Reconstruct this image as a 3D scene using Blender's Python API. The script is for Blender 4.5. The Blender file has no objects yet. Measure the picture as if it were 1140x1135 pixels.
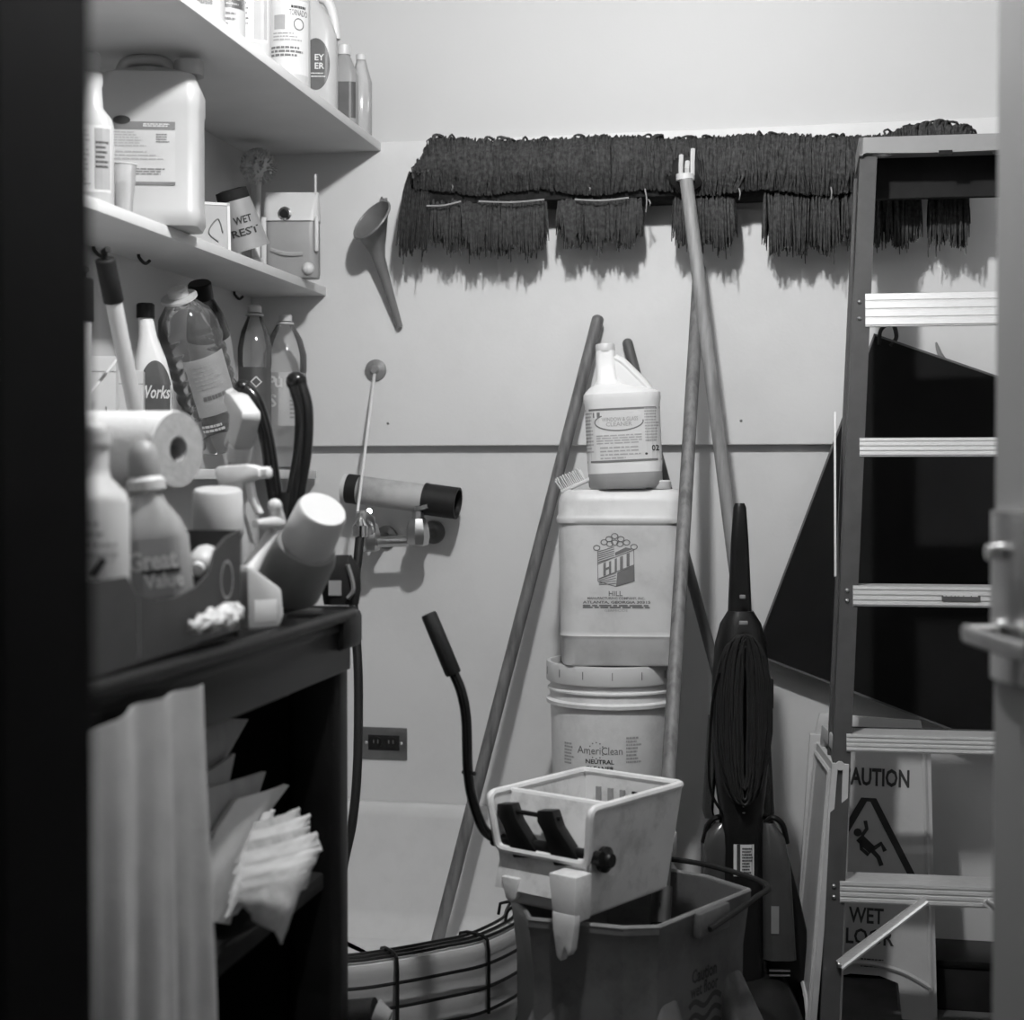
import bpy, bmesh, math, random
from mathutils import Vector, Matrix
from mathutils.bvhtree import BVHTree

random.seed(7)
scene = bpy.context.scene
COL = scene.collection

# ---------------------------------------------------------------- camera
FPX = 1750.0                      # focal length in pixels of the 1140 x 1135 frame
YAW = math.atan(335.0 / FPX)      # the camera is turned a little to the left of the back wall's normal
PIT = math.atan(37.5 / FPX)       # and looks slightly down
EYE = Vector((0.0, 0.0, 1.18))
cam_data = bpy.data.cameras.new('camera')
cam = bpy.data.objects.new('camera', cam_data)
COL.objects.link(cam)
cam.location = EYE
cam.rotation_euler = (math.pi / 2 - PIT, 0, YAW)
cam_data.sensor_width = 56.0
cam_data.lens = FPX * 56.0 / 1140.0
cam_data.clip_start = 0.05
cam_data.dof.use_dof = True
cam_data.dof.focus_distance = 3.35
cam_data.dof.aperture_fstop = 4.8
scene.camera = cam

# ---------------------------------------------------------------- world and exposure
world = bpy.data.worlds.new('world'); scene.world = world
world.use_nodes = True
world.node_tree.nodes['Background'].inputs[0].default_value = (1, 1, 1, 1)
world.node_tree.nodes['Background'].inputs[1].default_value = 0.004
scene.view_settings.view_transform = 'Standard'
scene.view_settings.look = 'None'
scene.view_settings.gamma = 1.0
scene.view_settings.use_curve_mapping = False
scene.view_settings.exposure = 0.0
LAMP_POS = Vector((-0.33, 2.10, 2.44))     # bare globe lamp under the ceiling
LAMP_STRENGTH = 1290.0

# ---------------------------------------------------------------- pixel -> place
_cy, _sy, _cp, _sp = math.cos(YAW), math.sin(YAW), math.cos(PIT), math.sin(PIT)
FW = Vector((-_sy * _cp, _cy * _cp, -_sp)); RT = Vector((_cy, _sy, 0)); UP = RT.cross(FW)
def ray(u, v): return FW + RT * ((u - 570.0) / FPX) + UP * ((567.5 - v) / FPX)
def onY(u, v, Y): d = ray(u, v); return EYE + d * ((Y - EYE.y) / d.y)
def onX(u, v, X): d = ray(u, v); return EYE + d * ((X - EYE.x) / d.x)
def onZ(u, v, Z): d = ray(u, v); return EYE + d * ((Z - EYE.z) / d.z)
def onP(u, v, p, n): d = ray(u, v); return EYE + d * ((p - EYE).dot(n) / d.dot(n))

# ---------------------------------------------------------------- shapes: every one is (verts, faces)
def join(*gs):
    V, F = [], []
    for v, f in gs:
        o = len(V); V += list(v); F += [tuple(i + o for i in t) for t in f]
    return V, F
def xf(g, M): return [M @ Vector(p) for p in g[0]], g[1]
def mv(g, x, y, z): return [Vector(p) + Vector((x, y, z)) for p in g[0]], g[1]
def rot(g, axis, deg): return xf(g, Matrix.Rotation(math.radians(deg), 4, axis))
def from_bm(bm):
    bm.verts.index_update()
    r = [v.co.copy() for v in bm.verts], [tuple(v.index for v in f.verts) for f in bm.faces]
    bm.free(); return r
def box(x0, x1, y0, y1, z0, z1, b=0.0, seg=2):
    bm = bmesh.new(); bmesh.ops.create_cube(bm, size=1.0)
    for v in bm.verts:
        v.co = Vector(((x0 + x1) / 2 + v.co.x * (x1 - x0), (y0 + y1) / 2 + v.co.y * (y1 - y0), (z0 + z1) / 2 + v.co.z * (z1 - z0)))
    if b > 0: bmesh.ops.bevel(bm, geom=list(bm.edges), offset=b, segments=seg, profile=0.5, affect='EDGES')
    return from_bm(bm)
def prism(poly, y0, y1, b=0.0):
    """polygon in x,z pushed along y"""
    bm = bmesh.new()
    a = [bm.verts.new((p[0], y0, p[1])) for p in poly]; c = [bm.verts.new((p[0], y1, p[1])) for p in poly]
    bm.faces.new(a); bm.faces.new(c[::-1]); n = len(poly)
    for i in range(n): bm.faces.new((a[(i + 1) % n], a[i], c[i], c[(i + 1) % n]))
    bmesh.ops.recalc_face_normals(bm, faces=list(bm.faces))
    if b > 0: bmesh.ops.bevel(bm, geom=list(bm.edges), offset=b, segments=2, profile=0.5, affect='EDGES')
    return from_bm(bm)
def loft(rings, cap0=True, cap1=True):
    n = len(rings[0]); V = [Vector(p) for r in rings for p in r]; F = []
    for i in range(len(rings) - 1):
        for j in range(n):
            k = (j + 1) % n
            F.append((i * n + j, i * n + k, (i + 1) * n + k, (i + 1) * n + j))
    if cap0: F.append(tuple(range(n))[::-1])
    if cap1: F.append(tuple((len(rings) - 1) * n + j for j in range(n)))
    return V, F
def lathe(prof, n=28, cap0=True, cap1=True):
    return loft([[(r * math.cos(2 * math.pi * j / n), r * math.sin(2 * math.pi * j / n), z) for j in range(n)] for r, z in prof], cap0, cap1)
def rr(w, d, r, z, k=5, cx=0.0, cy=0.0):
    """rounded rectangle ring, counter-clockwise"""
    r = min(r, w / 2 - 1e-5, d / 2 - 1e-5); out = []
    for q, (sx, sy) in enumerate(((1, 1), (-1, 1), (-1, -1), (1, -1))):
        for i in range(k + 1):
            a = math.pi / 2 * (q + i / k)
            out.append((cx + sx * (w / 2 - r) + r * math.cos(a), cy + sy * (d / 2 - r) + r * math.sin(a), z))
    return out
def tube(pts, r, n=8, closed=False, caps=True):
    P = [Vector(p) for p in pts]; m = len(P); R = r if isinstance(r, (list, tuple)) else [r] * m
    T = []
    for i in range(m):
        a = P[(i - 1) % m] if (closed or i > 0) else P[i]; b = P[(i + 1) % m] if (closed or i < m - 1) else P[i]
        t = b - a; T.append(t.normalized() if t.length > 1e-9 else Vector((0, 0, 1)))
    up = Vector((0, 0, 1)) if abs(T[0].z) < 0.9 else Vector((1, 0, 0))
    nx = T[0].cross(up).normalized(); V, F = [], []
    for i in range(m):
        nx = (nx - T[i] * nx.dot(T[i])).normalized(); ny = T[i].cross(nx)
        for j in range(n):
            a = 2 * math.pi * j / n; V.append(P[i] + (nx * math.cos(a) + ny * math.sin(a)) * R[i])
    for i in range(m if closed else m - 1):
        i2 = (i + 1) % m
        for j in range(n):
            k = (j + 1) % n; F.append((i * n + j, i * n + k, i2 * n + k, i2 * n + j))
    if caps and not closed: F.append(tuple(range(n))[::-1]); F.append(tuple((m - 1) * n + j for j in range(n)))
    return V, F
def spline(pts, n=8):
    P = [Vector(p) for p in pts]; out = []
    for i in range(len(P) - 1):
        a, b, c, d = P[max(i - 1, 0)], P[i], P[i + 1], P[min(i + 2, len(P) - 1)]
        for k in range(n):
            t = k / n
            out.append(0.5 * ((2 * b) + (c - a) * t + (2 * a - 5 * b + 4 * c - d) * t * t + (3 * b - a - 3 * c + d) * t ** 3))
    return out + [P[-1]]
def ball(c, r, n=14, m=8, sz=1.0):
    g = lathe([(max(r * math.sin(math.pi * i / m), 1e-4), -r * sz * math.cos(math.pi * i / m)) for i in range(m + 1)], n)
    return mv(g, *c)
def align(g, a, b):
    """stand a z-axis shape on point a, pointing at b"""
    a = Vector(a); d = Vector(b) - a
    return xf(g, Matrix.Translation(a) @ d.to_track_quat('Z', 'Y').to_matrix().to_4x4())
def rod(a, b, r, r2=None, n=12):
    return tube([a, b], [r, r if r2 is None else r2], n)
def gridf(fn, nu, nv):
    V = [Vector(fn(i / nu, j / nv)) for j in range(nv + 1) for i in range(nu + 1)]
    F = [(j * (nu + 1) + i, j * (nu + 1) + i + 1, (j + 1) * (nu + 1) + i + 1, (j + 1) * (nu + 1) + i) for j in range(nv) for i in range(nu)]
    return V, F
def thick(g, t):
    """give an open sheet two sides and an edge"""
    bm = bmesh.new(); vs = [bm.verts.new(p) for p in g[0]]
    for f in g[1]: bm.faces.new([vs[i] for i in f])
    bmesh.ops.recalc_face_normals(bm, faces=list(bm.faces)); bmesh.ops.solidify(bm, geom=list(bm.faces), thickness=t)
    bmesh.ops.recalc_face_normals(bm, faces=list(bm.faces))
    return from_bm(bm)

# ---------------------------------------------------------------- materials (all grey: a black and white photograph)
MATS = {}
def mat(name, grey, rough=0.6, metal=0.0, var=0.10, scale=18.0, bump=0.0, bscale=60.0, stretch=None, spec=0.5, sub=0.0, dirt=0.0, dscale=5.0):
    m = bpy.data.materials.new(name); m.use_nodes = True; nt = m.node_tree; N, L = nt.nodes, nt.links
    b = N['Principled BSDF']; b.inputs['Roughness'].default_value = rough; b.inputs['Metallic'].default_value = metal
    b.inputs['Specular IOR Level'].default_value = spec
    if sub > 0:
        b.inputs['Subsurface Weight'].default_value = sub; b.inputs['Subsurface Radius'].default_value = (0.02, 0.02, 0.02); b.inputs['Subsurface Scale'].default_value = 0.5
    tc = N.new('ShaderNodeTexCoord'); mp = N.new('ShaderNodeMapping'); L.new(tc.outputs['Object'], mp.inputs[0])
    if stretch: mp.inputs['Scale'].default_value = stretch
    nz = N.new('ShaderNodeTexNoise'); nz.inputs['Scale'].default_value = scale; nz.inputs['Detail'].default_value = 5
    L.new(mp.outputs[0], nz.inputs['Vector'])
    rp = N.new('ShaderNodeValToRGB'); L.new(nz.outputs['Fac'], rp.inputs[0])
    lo, hi = grey * (1 - var), min(grey * (1 + var), 0.95)
    rp.color_ramp.elements[0].position = 0.3; rp.color_ramp.elements[1].position = 0.7
    rp.color_ramp.elements[0].color = (lo, lo, lo, 1); rp.color_ramp.elements[1].color = (hi, hi, hi, 1)
    out = rp.outputs[0]
    if dirt > 0:
        n2 = N.new('ShaderNodeTexNoise'); n2.inputs['Scale'].default_value = dscale; n2.inputs['Detail'].default_value = 8; n2.inputs['Roughness'].default_value = 0.7
        L.new(mp.outputs[0], n2.inputs['Vector'])
        r2 = N.new('ShaderNodeValToRGB'); L.new(n2.outputs['Fac'], r2.inputs[0])
        r2.color_ramp.elements[0].position = 0.36; r2.color_ramp.elements[1].position = 0.52
        k = 1 - dirt; r2.color_ramp.elements[0].color = (k, k, k, 1); r2.color_ramp.elements[1].color = (1, 1, 1, 1)
        mx = N.new('ShaderNodeMix'); mx.data_type = 'RGBA'; mx.blend_type = 'MULTIPLY'; mx.inputs[0].default_value = 1.0
        L.new(out, mx.inputs[6]); L.new(r2.outputs[0], mx.inputs[7]); out = mx.outputs[2]
    L.new(out, b.inputs['Base Color'])
    if bump > 0:
        n3 = N.new('ShaderNodeTexNoise'); n3.inputs['Scale'].default_value = bscale; L.new(mp.outputs[0], n3.inputs['Vector'])
        bp = N.new('ShaderNodeBump'); bp.inputs['Strength'].default_value = bump; bp.inputs['Distance'].default_value = 0.004
        L.new(n3.outputs['Fac'], bp.inputs['Height']); L.new(bp.outputs[0], b.inputs['Normal'])
    MATS[name] = m; return m
def clear(name, tint=0.9, body=0.12, grey=0.6, rough=0.06):
    """thin clear plastic: mostly see-through, glossy by Fresnel, a little milky"""
    m = bpy.data.materials.new(name); m.use_nodes = True; nt = m.node_tree; N, L = nt.nodes, nt.links
    N.remove(N['Principled BSDF']); o = N['Material Output']
    tr = N.new('ShaderNodeBsdfTransparent'); gl = N.new('ShaderNodeBsdfGlossy'); df = N.new('ShaderNodeBsdfDiffuse')
    nz = N.new('ShaderNodeTexNoise'); nz.inputs['Scale'].default_value = 30; rp = N.new('ShaderNodeValToRGB'); L.new(nz.outputs['Fac'], rp.inputs[0])
    rp.color_ramp.elements[0].color = (grey * 0.85,) * 3 + (1,); rp.color_ramp.elements[1].color = (grey,) * 3 + (1,)
    L.new(rp.outputs[0], df.inputs[0])
    tr.inputs[0].default_value = (tint, tint, tint, 1); gl.inputs['Roughness'].default_value = rough
    m1 = N.new('ShaderNodeMixShader'); m1.inputs[0].default_value = body; L.new(tr.outputs[0], m1.inputs[1]); L.new(df.outputs[0], m1.inputs[2])
    fr = N.new('ShaderNodeFresnel'); fr.inputs[0].default_value = 1.45
    m2 = N.new('ShaderNodeMixShader'); L.new(fr.outputs[0], m2.inputs[0]); L.new(m1.outputs[0], m2.inputs[1]); L.new(gl.outputs[0], m2.inputs[2])
    L.new(m2.outputs[0], o.inputs[0]); MATS[name] = m; return m

mat('wall_paint', 0.53, 0.55, var=0.025, scale=2.0, bump=0.05, bscale=180)
mat('panel_paint', 0.66, 0.5, var=0.03, scale=2.5, bump=0.06, bscale=150, dirt=0.05, dscale=3)
mat('shelf_paint', 0.66, 0.5, var=0.04, scale=9)
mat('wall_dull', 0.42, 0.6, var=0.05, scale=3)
mat('floor_tile', 0.12, 0.5, var=0.25, scale=6, dirt=0.3, dscale=3)
mat('frame_black', 0.005, 0.6, var=0.2, spec=0.06)
mat('door_paint', 0.19, 0.5, var=0.05, scale=5)
mat('steel', 0.55, 0.28, 1.0, var=0.08, scale=40)
mat('chrome', 0.75, 0.12, 1.0, var=0.05)
mat('steel_dark', 0.22, 0.4, 0.9, var=0.15)
mat('aluminium', 0.74, 0.40, 0.55, var=0.08, scale=60, stretch=(1, 1, 20))
mat('fiberglass', 0.055, 0.5, var=0.12, scale=30, spec=0.3)
mat('ladder_cap', 0.23, 0.55, var=0.05)
mat('black_plastic', 0.009, 0.36, var=0.25, scale=20, spec=0.22)
mat('black_matte', 0.012, 0.75, var=0.25, spec=0.2)
mat('black_rubber', 0.012, 0.6, var=0.2, spec=0.3)
mat('black_gloss', 0.008, 0.18, var=0.2, spec=0.4)
mat('white_plastic', 0.57, 0.38, var=0.03, scale=12)
mat('milky_plastic', 0.72, 0.42, var=0.06, scale=8, sub=0.15)
mat('jug_plastic', 0.60, 0.45, var=0.07, scale=9, sub=0.15, dirt=0.10, dscale=9)
mat('jug_low', 0.30, 0.4, var=0.1, scale=9)
mat('pail_plastic', 0.74, 0.45, var=0.05, scale=10, sub=0.1, dirt=0.12, dscale=12)
mat('wringer_plastic', 0.68, 0.5, var=0.06, scale=10, dirt=0.25, dscale=14)
mat('mopbucket_plastic', 0.11, 0.45, var=0.15, scale=8, dirt=0.35, dscale=9)
mat('enamel', 0.62, 0.22, var=0.03, scale=6, dirt=0.03, dscale=25)
mat('wood_pole', 0.15, 0.55, var=0.25, scale=12, stretch=(6, 6, 0.6), dirt=0.3, dscale=6)
mat('wood_pale', 0.26, 0.5, var=0.18, scale=12, stretch=(6, 6, 0.6), dirt=0.2, dscale=6)
mat('wood_dark', 0.09, 0.55, var=0.2, scale=12, stretch=(6, 6, 0.6))
mat('yarn', 0.055, 0.95, var=0.45, scale=120, spec=0.1)
mat('yarn_dark', 0.022, 0.95, var=0.3, scale=80, spec=0.1)
mat('cord_pale', 0.3, 0.8, var=0.1)
mat('board_black', 0.008, 0.7, var=0.3, scale=5, spec=0.12)
mat('board_edge', 0.10, 0.6, var=0.2)
mat('ink', 0.03, 0.7, var=0.15)
mat('ink_grey', 0.16, 0.7, var=0.15)
mat('ink_faint', 0.34, 0.7, var=0.1)
mat('label_white', 0.58, 0.5, var=0.03)
mat('label_grey', 0.30, 0.5, var=0.08)
mat('label_dark', 0.07, 0.45, var=0.2)
mat('paper', 0.62, 0.85, var=0.05, bump=0.15, bscale=60)
mat('paper_kraft', 0.34, 0.85, var=0.1, bump=0.15, bscale=50)
mat('towel_paper', 0.70, 0.9, var=0.05, bump=0.3, bscale=140)
mat('towel_end', 0.40, 0.95, var=0.12, scale=60, bump=0.3, bscale=160)
mat('rag', 0.42, 0.95, var=0.2, scale=30, bump=0.3, bscale=120)
mat('cloth', 0.42, 0.9, var=0.08, scale=20, bump=0.12, bscale=160)
mat('cardboard', 0.036, 0.8, var=0.15, scale=14)
mat('grey_plastic', 0.20, 0.45, var=0.08)
mat('mid_plastic', 0.28, 0.45, var=0.06)
mat('funnel_grey', 0.16, 0.4, var=0.12)
mat('cylinder_tube', 0.42, 0.7, var=0.12, scale=14, dirt=0.25, dscale=8)
mat('sign_plastic', 0.50, 0.5, var=0.05, scale=6, dirt=0.1, dscale=5)
mat('bristle', 0.6, 0.8, var=0.2)
mat('tank_smoke', 0.05, 0.2, var=0.1)
mat('bottle_white', 0.44, 0.4, var=0.04, scale=12)
mat('bucket_rim', 0.20, 0.5, var=0.15)
mat('bright_rod', 0.85, 0.3, 0.5, var=0.03)
mat('ceiling_paint', 0.58, 0.6, var=0.03)
clear('clear_plastic', 0.93, 0.10, 0.7)
clear('clear_smoke', 0.55, 0.30, 0.10)
clear('clear_milky', 0.88, 0.45, 0.78, 0.15)

# ---------------------------------------------------------------- objects
def obj(name, g, m, parent=None, smooth=38, kind=None, label=None, M=None):
    v, f = g
    me = bpy.data.meshes.new(name); me.from_pydata([tuple(p) for p in v], [], f); me.validate(); me.update()
    if smooth:
        me.polygons.foreach_set('use_smooth', [True] * len(me.polygons)); me.set_sharp_from_angle(angle=math.radians(smooth))
    me.materials.append(MATS[m]); o = bpy.data.objects.new(name, me); COL.objects.link(o)
    if parent is not None: o.parent = parent
    if M is not None: o.matrix_local = M
    if kind: o['kind'] = kind
    if label: o['label'] = label
    return o
def tag(o, label, cat, group=None):
    o['label'] = label; o['category'] = cat
    if group: o['group'] = group
    return o
def thing(name, label, cat, loc=(0, 0, 0), rz=0.0, group=None, M=None):
    o = bpy.data.objects.new(name, None); o.empty_display_size = 0.05; COL.objects.link(o)
    if M is not None: o.matrix_world = M
    else: o.location = loc; o.rotation_euler = (0, 0, math.radians(rz))
    return tag(o, label, cat, group)
def struct(name, g, m, smooth=0, parent=None):
    o = obj(name, g, m, parent, smooth)
    if parent is None: o['kind'] = 'structure'
    return o
def rel(g, o):
    """world-space shape -> the local space of an unrotated thing"""
    return mv(g, -o.location.x, -o.location.y, -o.location.z)

# ---------------------------------------------------------------- print: lettering and labels laid on a surface
def text2d(s, w=None, h=None, bold=0.0, shear=0.0, space=1.0):
    """lettering as a flat shape in x,z, centred, fitted to width w or height h"""
    cu = bpy.data.curves.new('t', 'FONT'); cu.body = s; cu.size = 1.0; cu.align_x = 'CENTER'; cu.resolution_u = 2
    cu.offset = bold; cu.shear = shear; cu.space_character = space
    o = bpy.data.objects.new('t', cu); COL.objects.link(o)
    dg = bpy.context.evaluated_depsgraph_get(); me = bpy.data.meshes.new_from_object(o.evaluated_get(dg))
    V = [(v.co.x, v.co.y) for v in me.vertices]; F = [tuple(p.vertices) for p in me.polygons]
    bpy.data.objects.remove(o); bpy.data.curves.remove(cu); bpy.data.meshes.remove(me)
    x0, x1 = min(p[0] for p in V), max(p[0] for p in V); y0, y1 = min(p[1] for p in V), max(p[1] for p in V)
    sx = w / (x1 - x0) if w else None; sy = h / (y1 - y0) if h else None
    sx = sx or sy; sy = sy or sx
    return [Vector(((x - (x0 + x1) / 2) * sx, 0, (y - (y0 + y1) / 2) * sy)) for x, y in V], F
def rect2d(w, h, cx=0.0, cz=0.0, nu=1, nv=1):
    return gridf(lambda a, b: (cx + (a - 0.5) * w, 0, cz + (b - 0.5) * h), nu, nv)
def oval2d(w, h, cx=0.0, cz=0.0, n=28, hole=0.0):
    if hole:
        V = [Vector((cx + k * w / 2 * math.cos(2 * math.pi * i / n), 0, cz + k * h / 2 * math.sin(2 * math.pi * i / n))) for k in (1, hole) for i in range(n)]
        return V, [(i, (i + 1) % n, n + (i + 1) % n, n + i) for i in range(n)]
    if max(w, h) < 0.03:
        V = [Vector((cx, 0, cz))] + [Vector((cx + w / 2 * math.cos(2 * math.pi * i / n), 0, cz + h / 2 * math.sin(2 * math.pi * i / n))) for i in range(n)]
        return V, [(0, 1 + i, 1 + (i + 1) % n) for i in range(n)]
    m = 12                                  # rows, so that the oval follows a curved surface
    def f(a, b):
        t = math.pi * (0.02 + 0.96 * b); return (cx + (2 * a - 1) * w / 2 * math.sin(t), 0, cz - h / 2 * math.cos(t))
    return gridf(f, m, 2 * m)
def lines2d(w, h, rows, seed=1, fill=0.55, cx=0.0, cz=0.0, ragged=0.35, words=True):
    """rows of fine print too small to read"""
    rnd = random.Random(seed); gs = []; dz = h / rows
    for i in range(rows):
        z = cz + h / 2 - (i + 0.5) * dz; x = cx - w / 2; end = cx + w / 2 - rnd.random() * ragged * w
        while x < end:
            ww = rnd.uniform(0.06, 0.2) * w if words else end - x
            ww = min(ww, end - x)
            if ww > 0.004 * w: gs.append(rect2d(ww, dz * fill, x + ww / 2, z, 3, 1))
            x += ww + 0.025 * w
    return join(*gs)
def strip2d(pts, t):
    """a line of width t through 2-D points"""
    V, F = [], []; P = [Vector((p[0], 0, p[1])) for p in pts]
    for i, p in enumerate(P):
        d = (P[min(i + 1, len(P) - 1)] - P[max(i - 1, 0)]).normalized(); n = Vector((-d.z, 0, d.x)) * t / 2
        V += [p - n, p + n]
    return V, [(2 * i, 2 * i + 2, 2 * i + 3, 2 * i + 1) for i in range(len(P) - 1)]
def lay(g2, target, M=None, off=0.0008):
    """drop a flat x,z shape (seen from -y of M) on the surface of target"""
    M = M or Matrix.Identity(4); bvh = target if isinstance(target, BVHTree) else BVHTree.FromPolygons([Vector(p) for p in target[0]], target[1])
    d = (M.to_3x3() @ Vector((0, 1, 0))).normalized(); out = []
    for p in g2[0]:
        w = M @ Vector(p); hit = bvh.ray_cast(w - d * 0.6, d)
        out.append((hit[0] if hit[0] is not None else w) - d * off)
    return out, g2[1]
def bvh(g): return BVHTree.FromPolygons([Vector(p) for p in g[0]], g[1])
def face_frame(x, z, deg=0.0, tilt=0.0, y=0.0):
    return Matrix.Rotation(math.radians(deg), 4, 'Z') @ Matrix.Translation((x, y, z)) @ Matrix.Rotation(math.radians(tilt), 4, 'Y')
# ================================================================ the room
WY = 3.778; XL = -1.383; XR = 0.98; ZC = 2.60; FY0, FY1 = 0.83, 0.98; JX = -0.478
struct('floor', box(-1.6, 1.3, -1.2, 3.9, -0.1, 0), 'floor_tile')
struct('ceiling', box(-1.5, 1.15, FY0, 3.9, ZC, ZC + 0.1), 'ceiling_paint')
struct('wall_back', box(-1.5, 1.15, WY, WY + 0.13, 0, ZC), 'wall_paint')
struct('wall_left', box(-1.5, XL, FY0, WY, 0, ZC), 'wall_paint')
struct('wall_right', box(XR, 1.1, FY0, WY, 0, ZC), 'wall_dull')
HX, HY = 0.478, 0.985
struct('wall_front', join(box(XL, JX - 0.05, FY0, FY1, 0, ZC), box(HX + 0.07, XR, FY0, FY1, 0, ZC), box(JX - 0.05, HX + 0.07, FY0, FY1, 2.12, ZC)), 'wall_dull')
# black steel door frame
def frame_leg(x0, x1): return box(x0, x1, FY0 - 0.012, FY1 + 0.012, 0, 2.12, 0.003)
fr = struct('trim_1', join(frame_leg(JX - 0.05, JX), box(JX - 0.005, JX + 0.002, 0.86, 0.90, 0, 2.07)), 'frame_black')
struct('trim_2', join(frame_leg(HX + 0.02, HX + 0.07), box(JX, HX + 0.02, FY0 - 0.012, FY1 + 0.012, 2.07, 2.12, 0.003)), 'frame_black')
# plywood backer fixed over the upper half of the back wall: its lower edge makes the dark line
pz0, pz1 = onY(640, 495.5, 3.75).z, onY(795, 143.0, 3.75).z
struct('trim_3', box(XL, XR, 3.75, WY, pz0, pz1, 0.002), 'panel_paint')
struct('trim_4', box(XL, XR, WY - 0.002, WY, 0, pz0), 'panel_paint')
struct('baseboard_back', box(-0.45, XR, WY - 0.012, WY, 0, 0.10, 0.003), 'frame_black')
struct('baseboard_right', box(XR - 0.012, XR, FY1, WY - 0.012, 0, 0.10, 0.003), 'frame_black')

# ceiling lamp (out of the picture above): base and globe
t = thing('ceiling_lamp', 'round globe lamp under the closet ceiling', 'lamp', (LAMP_POS.x, LAMP_POS.y, ZC))
obj('lamp_base', lathe([(0.07, 0), (0.07, -0.02), (0.05, -0.055), (0.03, -0.09), (0.03, -0.10)][::-1], 24), 'white_plastic', t)
em = bpy.data.materials.new('lamp_glow'); em.use_nodes = True
em.node_tree.nodes.remove(em.node_tree.nodes['Principled BSDF']); e = em.node_tree.nodes.new('ShaderNodeEmission')
e.inputs[1].default_value = LAMP_STRENGTH; em.node_tree.links.new(e.outputs[0], em.node_tree.nodes['Material Output'].inputs[0]); MATS['lamp_glow'] = em
obj('ceiling_light_blocker', mv(lathe([(0.03, 0.062), (0.035, 0.066), (0.11, 0.034), (0.11, 0.031), (0.033, 0.060)], 32, False, False), 0, 0, LAMP_POS.z - ZC), 'white_plastic', t)  # unseen dish added over the globe to cut light bouncing off the ceiling
obj('globe', ball((0, 0, LAMP_POS.z - ZC), 0.0455, 20, 12), 'lamp_glow', t)

# ---------------------------------------------------------------- door, swung into the closet
Lp = onY(1107, 600, 1.85); a2 = Vector((Lp.x - HX, Lp.y - HY, 0)); DW = a2.length; a2.normalize(); n2 = Vector((-a2.y, a2.x, 0))
DM = Matrix(((a2.x, n2.x, 0, HX), (a2.y, n2.y, 0, HY), (0, 0, 1, 0), (0, 0, 0, 1)))
door = struct('door_1', box(0, DW, -0.045, 0, 0.01, 2.06, 0.002), 'door_paint'); door.matrix_world = DM
zt, zb, zl, zk = onY(1118, 568, 1.85).z, onY(1118, 752, 1.85).z, onY(1118, 697, 1.85).z, onY(1112, 612, 1.85).z
pl = loft([[(DW - 0.050 + 0.046 * math.cos(a), 0.001 + 0.012 * math.sin(a) ** 0.6, z) for a in [math.pi * k / 12 for k in range(13)]] for z in (zb, zt)])
obj('lock_plate', pl, 'steel', door, 30, label='brushed steel lock plate')
cy = join(xf(lathe([(0.0105, 0), (0.0105, 0.010), (0.009, 0.014), (0.009, 0.018), (0.007, 0.019)], 18), Matrix.Rotation(-math.pi / 2, 4, 'X')))
obj('key_cylinder', mv(cy, DW - 0.046, 0.010, zk), 'chrome', door)
lx = DW - 0.045
obj('lever_rose', mv(xf(lathe([(0.013, 0), (0.013, 0.006), (0.009, 0.008)], 18), Matrix.Rotation(-math.pi / 2, 4, 'X')), lx, 0.012, zl), 'chrome', door)
hp = [(lx, 0.010, zl), (lx, 0.036, zl), (lx - 0.001, 0.050, zl), (lx - 0.010, 0.057, zl - 0.001), (lx - 0.03, 0.058, zl - 0.003), (lx - 0.150, 0.052, zl - 0.008)]
rings = []
for i, p in enumerate(spline(hp, 5)):
    q = Vector(p); k = i / 25.0
    h = 0.0060 + 0.0040 * min(1, max(0, (k - 0.35) * 3)); w = 0.006 if k < 0.5 else 0.0045
    nxt = Vector(spline(hp, 5)[min(i + 1, 25)]) - Vector(spline(hp, 5)[max(i - 1, 0)]); nxt.z = 0; nxt.normalize(); s = Vector((-nxt.y, nxt.x, 0))
    rings.append([q + s * (w * math.cos(a)) + Vector((0, 0, h * math.sin(a))) for a in [2 * math.pi * j / 12 for j in range(12)]])
obj('lever_handle', loft(rings), 'steel', door, label='steel lever handle bent back toward the hinge')

# ---------------------------------------------------------------- shelves on the left wall
def shelf(name, label, xf_, ztop, y0, th=0.021):
    t = tag(obj(name, box(XL, xf_, y0, WY - 0.021, ztop - th, ztop, 0.0015), 'shelf_paint'), label, 'shelf', 'white boards along the left wall')
    return t
US = onY(424, 164, 3.75); LS = onY(363, 325, 3.75)
ZU, ZL_, XU, XLS = US.z + 0.012, LS.z + 0.012, US.x, LS.x
shelf('wall_shelf', 'wide white board shelf, uppermost on the left wall', XU, ZU, 1.15)
shelf('wall_shelf', 'narrow white board shelf in the middle of the left wall carrying the large jug', XLS, ZL_, 1.15)
ZT = 1.195
shelf('wall_shelf', 'lowest white shelf behind the cart, under the clear bottles', -1.215, ZT, 1.25)
# ================================================================ step ladder (closed, leaning at the back wall)
LT = 0.15; lyaw = math.radians(2.2)
lex = Vector((math.cos(lyaw), math.sin(lyaw), 0)); lez0 = Vector((-math.sin(lyaw) * LT, math.cos(lyaw) * LT, 1)).normalized(); ley = lez0.cross(lex)
LO = Vector((0.28, 3.16, 0.0))
LM = Matrix(((lex.x, ley.x, lez0.x, LO.x), (lex.y, ley.y, lez0.y, LO.y), (lex.z, ley.z, lez0.z, LO.z), (0, 0, 0, 1)))
LMi = LM.inverted()
def lad(u, v): return LMi @ onP(u, v, LO, ley)
ladder = thing('step_ladder', 'grey fibreglass step ladder with aluminium steps leaning beside the door', 'ladder', M=LM)
xc = lad(1052, 175).x; ztop = lad(1000, 157).z
pt, pb = lad(957, 180), lad(914, 1130)
sl = (pt.x - pb.x) / (pt.z - pb.z)
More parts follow.
